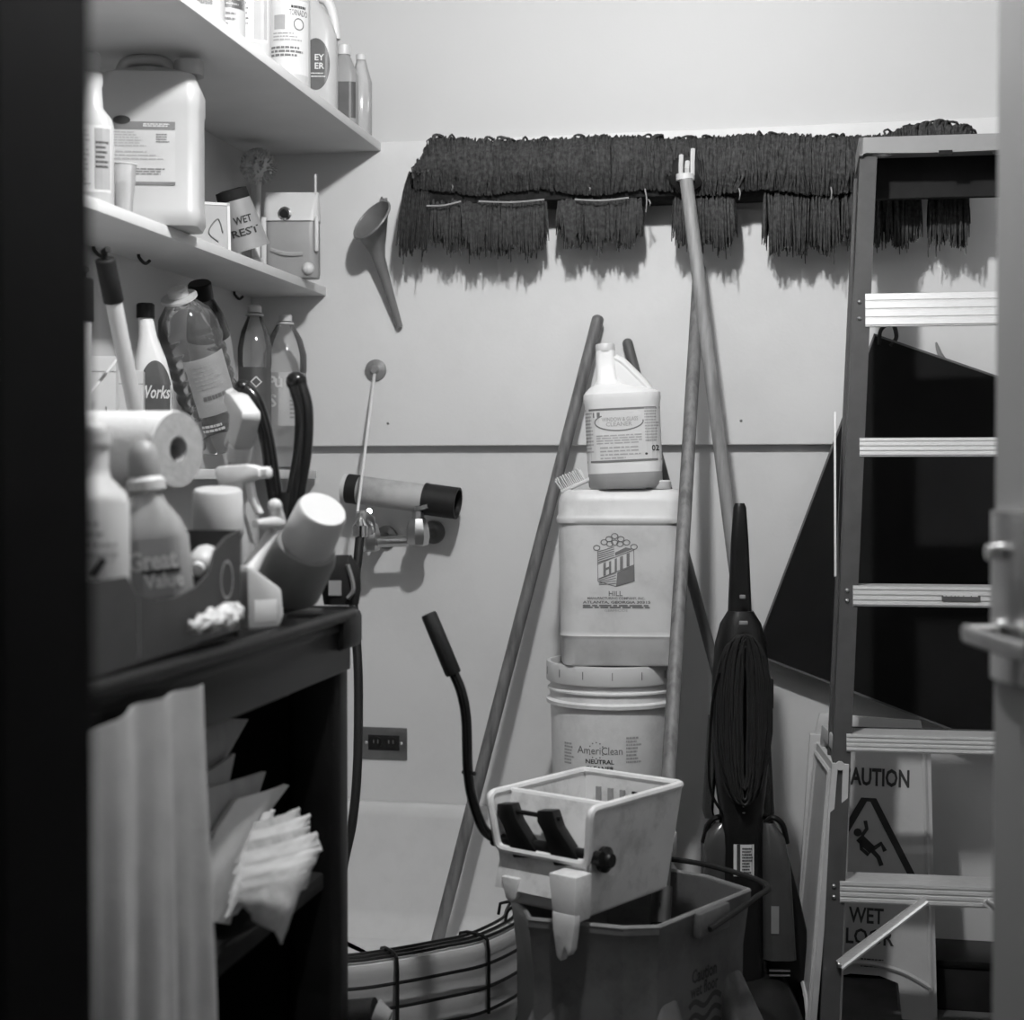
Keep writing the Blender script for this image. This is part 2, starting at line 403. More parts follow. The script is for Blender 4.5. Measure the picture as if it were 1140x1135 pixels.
def rail_x(z): return pb.x + (z - pb.z) * sl          # outer edge of the left rail
RWD = 0.036
def rail(side, y0, y1, z0, z1, w=RWD, inset=0.0):
    xs = []
    for z in (z0, z1):
        x = rail_x(z) + inset; xs.append((x, x + w) if side < 0 else (2 * xc - x - w, 2 * xc - x))
    V = [(xs[0][0], y0, z0), (xs[0][1], y0, z0), (xs[0][1], y1, z0), (xs[0][0], y1, z0), (xs[1][0], y0, z1), (xs[1][1], y0, z1), (xs[1][1], y1, z1), (xs[1][0], y1, z1)]
    return V, [(3, 2, 1, 0), (4, 5, 6, 7), (0, 1, 5, 4), (1, 2, 6, 5), (2, 3, 7, 6), (3, 0, 4, 7)]
for s in (-1, 1):
    obj('front_rail', rail(s, 0, 0.075, 0.02, ztop - 0.03), 'fiberglass', ladder, 0)
    obj('rear_rail', rail(s, 0.085, 0.115, 0.02, ztop - 0.05, 0.03, -0.006), 'fiberglass', ladder, 0)
    obj('foot', rail(s, -0.004, 0.08, 0.0, 0.06, RWD + 0.006, -0.003), 'black_rubber', ladder, 0)
# top cap: front skirt, plate with two holes, dark rear skirt
capx = rail_x(ztop) - 0.004; capw = 2 * (xc - capx); czt = ztop + 0.006; czb = lad(1000, 174).z
def cap_front(n=24):
    top, bot = [], []
    for i in range(n + 1):
        k = i / n; x = capx + capw * k
        bot.append((x, czb - 0.004 * math.sin(math.pi * k) + (0.006 if 0.04 < k < 0.96 else 0.0)))
        top.append((x, czt))
    return prism(bot + top[::-1], -0.012, -0.002)
cap = obj('top_cap', join(cap_front(), box(capx, capx + 0.008, -0.012, 0.105, czb, czt), box(capx + capw - 0.008, capx + capw, -0.012, 0.105, czb, czt)), 'ladder_cap', ladder, 25)
hz0, hz1 = czt - 0.010, czt - 0.001
hxs = [lad(985, 187).x, 2 * xc - lad(985, 187).x]
def plate_with_holes():
    bm = bmesh.new(); segs = []
    g = []
    xs = [capx + 0.008, hxs[0] - 0.03, hxs[0] + 0.03, hxs[1] - 0.03, hxs[1] + 0.03, capx + capw - 0.008]
    for i in range(5):
        x0, x1 = xs[i], xs[i + 1]
        if i in (1, 3):
            cx, cyy, r, n = (x0 + x1) / 2, 0.05, 0.022, 24
            for z in (hz0, hz1):
                V = [(cx + r * math.cos(2 * math.pi * k / n), cyy + r * math.sin(2 * math.pi * k / n), z) for k in range(n)]
                W = []
                for k in range(n):
                    a = 2 * math.pi * k / n; c, s = math.cos(a), math.sin(a)
                    tx = (x1 - cx) / abs(c) if abs(c) > 1e-6 else 9; ty = ((0.105 - cyy) if s > 0 else (cyy + 0.002)) / abs(s) if abs(s) > 1e-6 else 9
                    tt = min(tx, ty); W.append((cx + c * tt, cyy + s * tt, z))
                g.append((V + W, [(k, (k + 1) % n, n + (k + 1) % n, n + k) for k in range(n)]))
            V = [(cx + r * math.cos(2 * math.pi * k / n), cyy + r * math.sin(2 * math.pi * k / n), z) for z in (hz0, hz1) for k in range(n)]
            g.append((V, [(k, (k + 1) % n, n + (k + 1) % n, n + k) for k in range(n)]))
        else: g.append(box(x0, x1, -0.002, 0.105, hz0, hz1))
    bm.free(); return join(*g)
obj('cap_plate', plate_with_holes(), 'ladder_cap', cap, 0)
obj('rear_skirt', box(capx + 0.008, capx + capw - 0.008, 0.092, 0.105, lad(1000, 205).z, hz0), 'black_matte', cap, 0)
for x in hxs: obj('rim', xf(lathe([(0.021, 0), (0.025, 0), (0.025, 0.006), (0.021, 0.006), (0.021, 0)], 24, False, False), Matrix.Translation((x, 0.05, hz0 - 0.006))), 'ladder_cap', cap)
obj('notch', box(xc - 0.014, xc + 0.014, -0.0135, -0.0125, czb - 0.004, czb + 0.006), 'black_matte', cap, 0)
# steps
for i, (va, vb) in enumerate(((326, 363), (487, 508), (652, 675), (818, 838), (983, 1007))):
    z1, z0 = lad(1010, va).z, lad(1010, vb).z; x0 = rail_x(z0) + RWD * 0.75; x1 = 2 * xc - x0
    f = z1 - z0; prof = [(-0.004, z0), (0.004, z0), (0.004, z1 - 0.004), (0.076, z1 - 0.004 + 0.011), (0.076, z1 - 0.02), (0.080, z1 - 0.02), (0.080, z1 + 0.011), (0.0, z1)]
    nb = 4; 
    fr_ = [(0.0, z1)]
    for k in range(nb):                     # ribbed front face
        za = z1 - f * k / nb; zb_ = z1 - f * (k + 1) / nb
        fr_ += [(-0.006, za - 0.002), (-0.006, zb_ + 0.003), (-0.003, zb_ + 0.002), (-0.003, zb_)]
    prof = fr_ + prof[1:-1]
    pr = prism([(p[0], p[1]) for p in prof], x0, x1)
    V = [(p[1], p[0], p[2]) for p in [(q.x, q.y, q.z) for q in pr[0]]]
    st = obj('step', (V, [f_[::-1] for f_ in pr[1]]), 'aluminium', ladder, 0, label='ribbed aluminium step')
    if i in (0, 2, 4):
        for sd in (-1, 1):
            for dz in (0.25, 0.75):
                xx = rail_x(z0) + RWD * 0.42; xx = xx if sd < 0 else 2 * xc - xx
                obj('rivet', ball((xx, -0.001, z0 + f * dz), 0.0045, 10, 6), 'steel', st)
    if i == 2:
        bz = (z0 + z1) / 2 - 0.004
        bl = obj('maker_badge', box(lad(1048, 665).x, lad(1091, 665).x, -0.0075, -0.0063, bz - 0.006, bz + 0.006), 'label_dark', st, 0)
        lg = mv(lines2d(0.07, 0.005, 1, 4, 0.8, 0, 0, 0.1), (lad(1048, 665).x + lad(1091, 665).x) / 2, -0.0078, bz + 0.006)
        obj('fine_print', lg, 'label_white', bl, 0)
    obj('rear_bar', box(rail_x(z0) + 0.02, 2 * xc - rail_x(z0) - 0.02, 0.098, 0.106, z0 + 0.03, z0 + 0.05), 'fiberglass', ladder, 0)
# diagonal brace under the lowest step
b0, b1 = lad(934, 1073), lad(1030, 1000)
for s in (-1, 1):
    p, q = Vector((b0.x, -0.004, b0.z)), Vector((b1.x, -0.010, b1.z))
    if s > 0: p.x, q.x = 2 * xc - p.x, 2 * xc - q.x
    d = (q - p).normalized(); n = Vector((-d.z, 0, d.x)) * 0.009
    V = [p - n, q - n * 0.7, q + n * 0.7, p + n]; V = V + [v + Vector((0, 0.012, 0)) for v in V]
    br = obj('brace', join((V, [(0, 1, 2, 3), (7, 6, 5, 4), (0, 4, 5, 1), (1, 5, 6, 2), (2, 6, 7, 3), (3, 7, 4, 0)]),
        tube([p + Vector((0, -0.004, 0)) - n, q + Vector((0, -0.004, 0)) - n * 0.7], 0.004, 6)), 'aluminium', ladder, 0)
    obj('rivet', ball((p.x, -0.008, p.z), 0.006, 10, 6), 'steel', br)
sp = obj('spreader_bar', box(rail_x(1.0) - 0.012, rail_x(1.0) - 0.008, 0.03, 0.045, lad(945, 640).z, lad(945, 455).z), 'aluminium', ladder, 0)

# ================================================================ black board hung by one corner on the back wall
HB = 3.715
bc = onY(973, 371, HB); bl_ = onY(838, 728, HB)
ed = Vector((bl_.x - bc.x, 0, bl_.z - bc.z)); bh = ed.length; ed.normalize(); ew = Vector((-ed.z, 0, ed.x))
BM = Matrix(((ew.x, 0, -ed.x, bc.x), (0, 1, 0, HB), (ew.z, 0, -ed.z, bc.z), (0, 0, 0, 1)))
bd = thing('hanging_board', 'large black flat board hung crooked on the wall behind the ladder', 'board', M=BM)
obj('panel', box(0.004, 0.70, 0.0, 0.018, -bh + 0.004, -0.004), 'board_black', bd, 0)
obj('edge_trim', join(box(0, 0.0045, -0.001, 0.019, -bh, 0), box(0, 0.704, -0.001, 0.019, -0.0045, 0), box(0, 0.704, -0.001, 0.019, -bh, -bh + 0.0045), box(0.70, 0.704, -0.001, 0.019, -bh, 0)), 'board_edge', bd, 0)
obj('hanging_loop', tube(spline([(0.02, 0.0, -0.02), (0.012, -0.006, 0.012), (0.03, 0.0, 0.035), (0.05, 0.006, 0.01), (0.045, 0.0, -0.015)], 6), 0.005, 6), 'black_rubber', bd)
hk = onY(976, 366, 3.75)
tag(obj('wall_hook', tube(spline([(hk.x + 0.01, 3.75, hk.z + 0.02), (hk.x + 0.01, 3.71, hk.z + 0.018), (hk.x + 0.01, 3.70, hk.z + 0.03)], 5), 0.004, 8), 'steel_dark'), 'small dark hook holding the corner of the black board', 'hook')
lf = onY(1052, 395, 3.74)
tag(obj('wall_sliver', tube(spline([onY(1042, 381, 3.742), onY(1047, 395, 3.735), onY(1057, 406, 3.735)], 5), [0.002 + 0.004 * math.sin(math.pi * k / 10) for k in range(11)], 6), 'grey_plastic'), 'thin curved grey peg on the wall above the black board', 'sliver')  # thin curved grey piece set just off the panel

# ================================================================ dust mop hung high on the back wall
mc = onY(765, 215, 3.62)
dm = thing('dust_mop', 'wide dark dust mop with yarn fringe hung along the back wall', 'mop', (mc.x, 3.62, mc.z))
def MP(u, v, Y): return onY(u, v, Y)
fl, fr2 = MP(478, 215, 3.66), MP(1078, 205, 3.66)
obj('backing', rel(box(fl.x, fr2.x, 3.625, 3.749, MP(700, 222, 3.64).z, MP(700, 172, 3.64).z, 0.012), dm), 'yarn_dark', dm)
rnd = random.Random(3)
def topv(u):
    if u < 480: return 157 + (480 - u) ** 1.35 * 0.55
    if u > 1000: return 147 - 8 * math.sin((u - 1000) / 85 * math.pi) if u < 1065 else 141 + (u - 1065) * 0.8
    return 157 - (u - 480) * 0.012 + 2 * math.sin(u * 0.035)
def drop(g, parts): parts.append(g)
up_ = []
for i in range(3000):                        # upper roll: yarn combed from the seam up and over the top
    u = 462 + (1084 - 462) * (i + rnd.random()) / 3000; tv = topv(u) + rnd.uniform(-2.5, 4.0); ju = rnd.gauss(0, 4.5) if u > 482 else rnd.gauss(0, 1.5); wav = 3.0 * math.sin(u * 0.11)
    low = 210 + rnd.uniform(-4, 5) + 3 * math.sin(u * 0.05)
    pts = [MP(u + ju * 0.3, low, 3.615 + rnd.uniform(-0.006, 0.004)), MP(u + ju * 0.8 + wav * 0.3, low - 18, 3.590 + rnd.uniform(-0.01, 0.006)),
           MP(u + ju + wav, tv + 14, 3.592 + rnd.uniform(-0.01, 0.008)), MP(u + ju * 1.3 + wav, tv + 2, 3.62 + rnd.uniform(-0.01, 0.01)),
           MP(u + ju + wav, tv + rnd.uniform(-1, 3), 3.66), MP(u, tv + 14, 3.72)]
    drop(tube(pts, rnd.uniform(0.0018, 0.0030), 3, caps=False), up_)
for i in range(60):                          # loose loops standing up on the right end and along the top
    u = rnd.uniform(1000, 1075) if i < 35 else rnd.uniform(480, 1000); tv = topv(u)
    pts = spline([MP(u, tv + 8, 3.61), MP(u + rnd.uniform(-3, 6), tv - rnd.uniform(1, 5), 3.62), MP(u + rnd.uniform(5, 14), tv - rnd.uniform(-1, 4), 3.65), MP(u + rnd.uniform(8, 16), tv + 8, 3.67)], 3)
    drop(tube(pts, 0.003, 4, caps=False), up_)
obj('yarn_roll', rel(join(*up_), dm), 'yarn', dm, 60, kind='stuff')
clumps = [(452, 482, 196, 272, 70), (480, 522, 218, 266, 110), (519, 608, 220, 270, 260), (622, 714, 218, 262, 260), (750, 817, 214, 264, 190), (851, 932, 212, 270, 220), (938, 962, 210, 262, 70), (966, 1024, 208, 262, 160), (1034, 1078, 206, 262, 130)]
for (ua, ub, v0, v1, n) in clumps:
    fr_ = []
    for i in range(int(n * 2.4)):
        k = rnd.random(); u = ua + (ub - ua) * k; e = v1 + 3 + 4 * math.sin(u * 0.21 + ua) + rnd.uniform(-10, 9) - (7 if k < 0.06 or k > 0.94 else 0) + (rnd.random() < 0.06) * 10
        sw = rnd.uniform(-4, 4) + (-8 if ua < 460 else 0); Yf = 3.64 + rnd.uniform(-0.025, 0.025)
        st_ = v0 + rnd.uniform(-6, 4)
        pts = [MP(u + (3 if ua < 460 else 0), st_, 3.645), MP(u + sw * 0.3, st_ + 14, Yf), MP(u + sw * 0.7, (st_ + e) / 2 + 5, Yf - 0.004), MP(u + sw, e, Yf + 0.004)]
        fr_.append(tube(pts, [0.0027, 0.0027, 0.0024, 0.0012], 3, caps=False))
    obj('fringe', rel(join(*fr_), dm), 'yarn', dm, 60, kind='stuff')
for (ua, va, ub, vb) in ((475, 229, 513, 224), (533, 224, 606, 222), (640, 222, 700, 220)):
    obj('seam_cord', rel(tube(spline([MP(ua, va, 3.608), MP((ua + ub) / 2, (va + vb) / 2 + 2, 3.600), MP(ub, vb, 3.608)], 5), 0.0020, 6), dm), 'cord_pale', dm)
for (u, v, v2) in ((502, 202, 212), (655, 206, 213), (718, 210, 236), (722, 222, 230), (822, 208, 222), (924, 205, 222)):
    obj('tie', rel(tube(spline([MP(u, v, 3.607), MP(u + 2, (v + v2) / 2, 3.598), MP(u + 1, v2, 3.61)], 4), 0.0016, 5), dm), 'cord_pale', dm)
obj('swivel_plate', rel(xf(lathe([(0.045, 0), (0.045, 0.012), (0.03, 0.02)], 22), Matrix.Translation(MP(765, 192, 3.60)) @ Matrix.Rotation(math.pi / 2, 4, 'X')), dm), 'black_plastic', dm)
pa = MP(764, 200, 3.568)
pa2 = onY(878, 1102, 3.49); pa2 = pa + (pa2 - pa) * ((pa.z - 0.0) / (pa.z - pa2.z))
obj('handle', rel(rod(pa, pa2, 0.0155, 0.0155, 14), dm), 'wood_pale', dm)
obj('collar', rel(join(rod(MP(763, 201, 3.575), MP(763, 194, 3.575), 0.021, 0.021, 16)), dm), 'white_plastic', dm)
for (u, v0, v1) in ((758, 195, 173), (765, 195, 180), (771, 195, 166)):
    obj('clip_tab', rel(tube([MP(u, v0, 3.572), MP(u, (v0 + v1) / 2, 3.566), MP(u + 0.5, v1, 3.575)], 0.0055, 6), dm), 'white_plastic', dm)

# ================================================================ poles leaning in the corner
def pole(name, label, a, b, r, m, n=14):
    a, b = Vector(a), Vector(b); t = thing(name, label, 'pole', b)
    d = (a - b)
    obj('shaft', tube([Vector((0, 0, 0)), d * 0.985], r, n), m, t)
    obj('rounded_end', align(lathe([(r, 0), (r * 0.96, 0.005), (r * 0.7, 0.010), (r * 0.3, 0.0125)], n), d * 0.985, d), m, t)
    return t
p1 = onY(668, 346, 3.72); p1b = onY(484, 1058, 3.50)
pole('broom_pole', 'thick grey wooden pole leaning left of the stack, its foot in the mop sink', p1, p1b, 0.0145, 'wood_pole')
p3 = onY(696, 372, 3.735); p3b = onY(797, 745, 3.68); p3b = p3 + (p3b - p3) * (p3.z / (p3.z - p3b.z))
pole('broom_pole', 'dark thin pole slanting down to the right behind the gallon jug', p3, p3b, 0.0125, 'wood_dark')
p2 = onY(779, 291, 3.69); p2b = onY(735, 1022, 2.95)
wm = pole('mop_pole', 'grey wooden mop pole standing in the mop bucket', p2, p2b, 0.0150, 'wood_pole')
wl = wm.location
strands = []
for i in range(70):
    a = rnd.uniform(0, 6.28); r_ = rnd.uniform(0.008, 0.035)
    e_ = Vector((r_ * math.cos(a), r_ * math.sin(a), -rnd.uniform(0.03, 0.09)))
    strands.append(tube([Vector((0, 0, 0.03)), Vector((e_.x * 0.4, e_.y * 0.4, -0.005)), e_], 0.004, 4, caps=False))
obj('mop_yarn', join(*strands), 'yarn', wm, kind='stuff')
obj('mop_clamp', tube([Vector((0, 0, -0.01)), (p2 - wl) * 0.04], 0.02, 12), 'steel_dark', wm)

# ================================================================ the stack of pails and jugs
SB = onZ(682, 757, 0.765); SB = Vector((SB.x, SB.y, 0)); SB = Vector((onY(681, 750, 3.50).x, 3.50, 0))
print('stack at', SB, 'pail lid px', onY(608, 750, 3.5).x - SB.x, onY(753, 750, 3.5).x - SB.x, 'z lid', onY(681, 742, 3.36).z)
PR = (onY(753, 750, 3.5).x - onY(608, 750, 3.5).x) / 2 * 1.0
PZ1 = 0.385
def pail(label, z, lid_open=False, rzz=0.0):
    t = thing('plastic_pail', label, 'pail', (SB.x, SB.y, z), rzz, 'white plastic pails stacked in the middle')
    R = PR * 0.935; H = PZ1 - 0.02
    prof = [(R * 0.93, 0.0), (R * 0.94, 0.004), (R, H - 0.075), (R + 0.008, H - 0.074), (R + 0.009, H - 0.066), (R + 0.001, H - 0.062), (R + 0.001, H - 0.045), (R + 0.006, H - 0.044), (R + 0.006, H - 0.040), (R + 0.001, H - 0.037), (R + 0.001, H - 0.004)]
    body = lathe(prof, 56); b = obj('pail_body', body, 'pail_plastic', t)
    lid = lathe([(R + 0.001, H - 0.022), (PR - 0.001, H - 0.024), (PR, H - 0.020), (PR, H + 0.012), (PR - 0.002, H + 0.018), (PR - 0.010, H + 0.018), (PR - 0.014, H + 0.010), (PR - 0.016, H + 0.004), (0.01, H + 0.004)], 56)
    l = obj('lid', lid, 'white_plastic', t)
    for k in range(14):
        a = 2 * math.pi * (k + 0.3) / 14
        obj('pull_slot', xf(box(-0.0009, 0.0009, -0.0006, 0.0006, H - 0.010, H + 0.007), Matrix.Rotation(a, 4, 'Z') @ Matrix.Translation((0, -PR - 0.0001, 0))), 'ink_grey', l, 0)
    return t, b, body, H
pail('lower white pail, mostly hidden behind the wringer', 0.0, rzz=15)
t, b, body, H = pail('upper white lidded pail printed with cleaner lettering under the square jug', PZ1, rzz=0)
PB = bvh(body)
ang = math.degrees(math.atan2(SB.x, SB.y)) * -1
def pz(v): return onY(670, v, 3.36).z - PZ1
def px_(u): return (onY(u, 835, 3.36).x - onY(681, 835, 3.36).x)
FM = lambda u, v: face_frame(0, 0, ang * 1.0) @ Matrix.Translation((px_(u), 0, pz(v)))
obj('lettering', lay(text2d('AmeriClean', w=0.098, h=0.0165), PB, FM(668, 836)), 'ink_grey', b, 0, label='AmeriClean in thin grey letters')
obj('lettering', lay(text2d('NEUTRAL', w=0.062, h=0.0095, bold=0.02), PB, FM(668, 848.5)), 'ink', b, 0)
obj('lettering', lay(text2d('CLEANER', w=0.062, h=0.0095, bold=0.02), PB, FM(668, 856)), 'ink', b, 0)
stars = []
for k in range(12):
    a = 2 * math.pi * k / 12
    if abs(math.sin(a)) > 0.45: stars.append(oval2d(0.0034, 0.0034, 0.016 * math.cos(a), 0.0175 * math.sin(a), 5))
obj('star_ring', lay(join(*stars), PB, FM(664, 836)), 'ink_grey', b, 0)
obj('fine_print', lay(lines2d(0.034, 0.06, 8, 5), PB, FM(706, 835)), 'ink_faint', b, 0)
obj('fine_print', lay(lines2d(0.022, 0.05, 7, 6), PB, FM(634, 842)), 'ink_faint', b, 0)

# square jug on the pails
JZ = 2 * PZ1 - 0.0005; JT = onY(690, 545, 3.38).z; JW = 0.280; JH = JT - JZ
jc = onY(687, 640, 3.36)
jg = thing('square_jug', 'square translucent plastic jug with a dark shield emblem', 'jug', (jc.x - 0.008, 3.50, JZ), 7.5)
def jring(s, z, r=0.045): return rr(JW * s, JW * s * 0.96, r, z, 6)
zz = lambda k: JH * k
rings = [jring(0.90, 0, 0.03), jring(0.935, 0.006), jring(0.94, zz(0.15)), jring(0.955, zz(0.16)), jring(0.965, zz(0.17)), jring(0.955, zz(0.18)), jring(0.955, zz(0.20)), jring(0.985, zz(0.80)), jring(1.015, zz(0.812)), jring(1.02, zz(0.83)), jring(1.012, zz(0.845)), jring(0.99, zz(0.86)), jring(0.985, zz(0.93)), jring(0.95, zz(0.975)), jring(0.88, zz(1.0)), jring(0.5, zz(1.003))]
jb = loft(rings); j = obj('jug_body', jb, 'jug_plastic', jg)
JB = bvh(jb)
def JF(u, v):
    a = onY(u, v, 3.365); return Matrix.Translation(((a.x - jc.x) * 1.0, 0, a.z - JZ))
def jd(name, g, u, v, m): return obj(name, lay(g, JB, JF(u, v)), m, j, 0)
# emblem: shield with diagonal band and crown
def pp(u, v): a = onY(u, v, 3.365); c = onY(681, 624, 3.365); return (a.x - c.x, a.z - c.z)
def poly2(pts):
    V = [Vector((p[0], 0, p[1])) for p in pts]; return V, [tuple(range(len(V)))]
E = lambda *q: poly2([pp(645 + x / 10.32, 580 + y / 10.32) for x, y in q])
emb = [E((385, 590), (580, 500), (580, 690), (370, 750)), E((360, 360), (480, 300), (560, 320), (360, 395))]
for k in range(6):                                   # hatched fields of the shield
    emb.append(E((165, 345 + 24 * k), (350, 330 - 50 + 24 * k + 10), (350, 339 - 50 + 24 * k + 10), (165, 356 + 24 * k)))
for k in range(5):
    emb.append(E((175, 660 + 18 * k * 0.9), (370, 590 + 30 * k), (370, 598 + 30 * k), (175, 668 + 18 * k * 0.9)))
for a_, b_ in (((160, 340), (165, 690)), ((572, 320), (580, 690)), ((165, 690), (370, 750)), ((370, 750), (582, 690)), ((160, 490), (575, 330)), ((170, 660), (580, 500))):
    emb.append(strip2d([pp(645 + a_[0] / 10.32, 580 + a_[1] / 10.32), pp(645 + b_[0] / 10.32, 580 + b_[1] / 10.32)], 0.0014))
for x0, x1, y0 in ((225, 255, 470), (290, 315, 455), (355, 380, 425), (415, 450, 400), (490, 525, 365)):   # H i l l strokes, slanting up
    emb.append(E((x0, y0 + 10), (x1, y0 - 2), (x1, y0 + 150), (x0, y0 + 160)))
emb.append(E((255, 535), (290, 520), (290, 548), (255, 563)))
obj('emblem', lay(join(*emb), JB, JF(681, 624)), 'ink_grey', j, 0, label='dark shield emblem reading Hill')
crown = [oval2d(0.016, 0.013, *pp(645 + x / 10.32, 580 + y / 10.32), n=14, hole=0.72) for x, y in ((150, 305), (235, 240), (290, 205), (355, 170), (425, 205), (490, 245), (575, 295), (355, 245), (300, 260), (415, 262))]
obj('emblem_crown', lay(join(*crown), JB, JF(681, 624)), 'ink_grey', j, 0)
jd('lettering', text2d('HILL', w=0.030, h=0.0105, bold=0.01), 680.5, 660.5, 'ink_grey')
jd('lettering', text2d('MANUFACTURING COMPANY, INC.', w=0.124, h=0.0062, bold=0.02), 681, 666, 'ink_grey')
jd('lettering', text2d('ATLANTA, GEORGIA 30315', w=0.146, h=0.0068, bold=0.03), 681.5, 670.5, 'ink_grey')
jd('fine_print', lines2d(0.146, 0.008, 2, 9, 0.75, ragged=0.02), 681.5, 675, 'ink_grey')
jd('lettering', text2d('GERMICIDE', w=0.05, h=0.005), 681, 679.5, 'ink_faint')
# its cap lying in the right rear, and the little cap on top
t = tag(obj('screw_cap', mv(rot(lathe([(0.026, 0), (0.028, 0.004), (0.028, 0.016), (0.025, 0.019)], 24), 'X', 0), onY(733, 541, 3.42).x, 3.42, JT + 0.002), 'white_plastic'), 'white screw cap on the right of the square jug top', 'cap')

# gallon jug on top
GZ = JT + 0.003; gc = onY(697, 500, 3.44); GW = 0.163; GH = onY(690, 379, 3.44).z - GZ
gj = thing('gallon_jug', 'labelled translucent gallon jug with sloping handle on top of the square jug', 'jug', M=Matrix.Translation((gc.x, 3.44, GZ)) @ Matrix.Rotation(math.radians(6), 4, 'Z') @ Matrix.Rotation(math.radians(-2.6), 4, 'Y'))
def gr(w, z, cx=0, d=None): return rr(w, (d or w * 0.9), min(w * 0.28, 0.04), z, 6, cx, 0)
body_lo = loft([gr(GW * 0.93, 0.0), gr(GW * 0.985, 0.008), gr(GW * 0.985, GH * 0.105)], True, False)
body_hi = loft([gr(GW * 0.985, GH * 0.105), gr(GW, GH * 0.16), gr(GW, GH * 0.56), gr(GW * 1.03, GH * 0.60), gr(GW * 1.02, GH * 0.635), gr(GW * 0.93, GH * 0.655, -0.003), gr(GW * 0.66, GH * 0.68, -0.018, 0.10), gr(0.062, GH * 0.705, -0.028), gr(0.047, GH * 0.74, -0.031), gr(0.043, GH * 0.90, -0.032), gr(0.042, GH * 0.935, -0.032)], False, True)
gb = obj('jug_body', body_hi, 'milky_plastic', gj); obj('liquid_band', body_lo, 'jug_low', gj, label='darker remaining liquid showing through the foot')
obj('handle', loft([rr(0.022, 0.03, 0.009, 0, 4, 0, 0)] and [[Vector((c.x + dx, dy, c.z + dz)) for dx, dy, dz in [(0.011 * math.cos(a) * 0.7, 0.017 * math.sin(a), 0.011 * math.cos(a) * 0.7) for a in [2 * math.pi * q / 12 for q in range(12)]]] for c in spline([(-0.014, 0, GH * 0.885), (0.004, 0, GH * 0.85), (0.030, 0, GH * 0.765), (0.052, 0, GH * 0.69), (0.064, 0, GH * 0.625)], 5)]), 'milky_plastic', gj)
obj('handle_web', prism([(-0.02, GH * 0.68), (-0.02, GH * 0.90), (-0.004, GH * 0.87), (0.030, GH * 0.765), (0.058, GH * 0.66), (0.05, GH * 0.64)], -0.015, 0.015, 0.003), 'milky_plastic', gj)
obj('screw_cap', mv(lathe([(0.021, 0), (0.0215, 0.003), (0.0215, 0.014), (0.020, 0.017)], 26), -0.032, 0, GH * 0.93), 'white_plastic', gj)
GB = bvh(body_hi)
def gd(name, g, x, k, m, par=gb, off=0.001, lab=None): return obj(name, lay(g, GB, Matrix.Translation((x, 0, GH * k)), off), m, par, 0, label=lab)
lb = gd('label', rect2d(GW * 0.985, GH * 0.35, 0, 0, 16, 2), 0, 0.36, 'label_white', gb, 0.0007, 'white printed front label')
gd('label_band', rect2d(GW * 0.985, 0.0045, 0, 0, 16, 1), 0, 0.53, 'ink_grey', lb, 0.0012); gd('label_band', rect2d(GW * 0.985, 0.0045, 0, 0, 16, 1), 0, 0.185, 'ink_grey', lb, 0.0012)
arc = [(0.052 * math.cos(a), 0.019 * math.sin(a)) for a in [math.radians(135 + 232 * k / 24) for k in range(25)]]
gd('label_oval', strip2d(arc, 0.0026), -0.008, 0.445, 'ink_grey', lb, 0.0013)
gd('lettering', text2d('WINDOW & GLASS', w=0.078, h=0.009, bold=0.01), -0.006, 0.462, 'ink_faint', lb, 0.0013)
gd('lettering', text2d('CLEANER', w=0.056, h=0.009, bold=0.01), -0.008, 0.43, 'ink_faint', lb, 0.0013)
gd('logo', rect2d(0.015, 0.011), -0.056, 0.495, 'ink_grey', lb, 0.0013)
gd('fine_print', lines2d(0.10, 0.022, 4, 3, 0.45, ragged=0.1), -0.008, 0.33, 'ink_faint', lb, 0.0013)
gd('fine_print', lines2d(0.09, 0.03, 4, 8, 0.4, ragged=0.4), -0.006, 0.24, 'ink_faint', lb, 0.0013)
gd('fine_print', lines2d(0.03, 0.075, 12, 12, 0.5, ragged=0.2), 0.062, 0.42, 'ink_faint', lb, 0.0013)
gd('fine_print', lines2d(0.018, 0.09, 12, 13, 0.5, ragged=0.3), -0.073, 0.38, 'ink_faint', lb, 0.0013)
gd('lettering', text2d('02', w=0.016, h=0.013, bold=0.02), 0.068, 0.262, 'ink', lb, 0.0013); gd('dot', oval2d(0.006, 0.005), 0.048, 0.225, 'ink', lb, 0.0013)

# scrub brush lying on the jug's left
bs = onY(645, 540, 3.40)
sb = thing('scrub_brush', 'small pale scrub brush lying left of the gallon jug', 'brush', M=Matrix.Translation((bs.x, 3.40, JT + 0.008)) @ Matrix.Rotation(math.radians(-24), 4, 'Y'))
obj('handle', box(-0.042, 0.036, -0.012, 0.012, 0.0, 0.008, 0.003), 'white_plastic', sb)
br = []
for i in range(14):
    for q in range(4):
        x = -0.038 + 0.0042 * i; y = -0.009 + 0.006 * q
        br.append(tube([(x, y, 0.007), (x - 0.004 + rnd.uniform(-0.002, 0.002), y + rnd.uniform(-0.003, 0.003), 0.034 + rnd.uniform(-0.003, 0.003))], 0.0019, 4))
obj('bristles', join(*br), 'bristle', sb, kind='stuff')
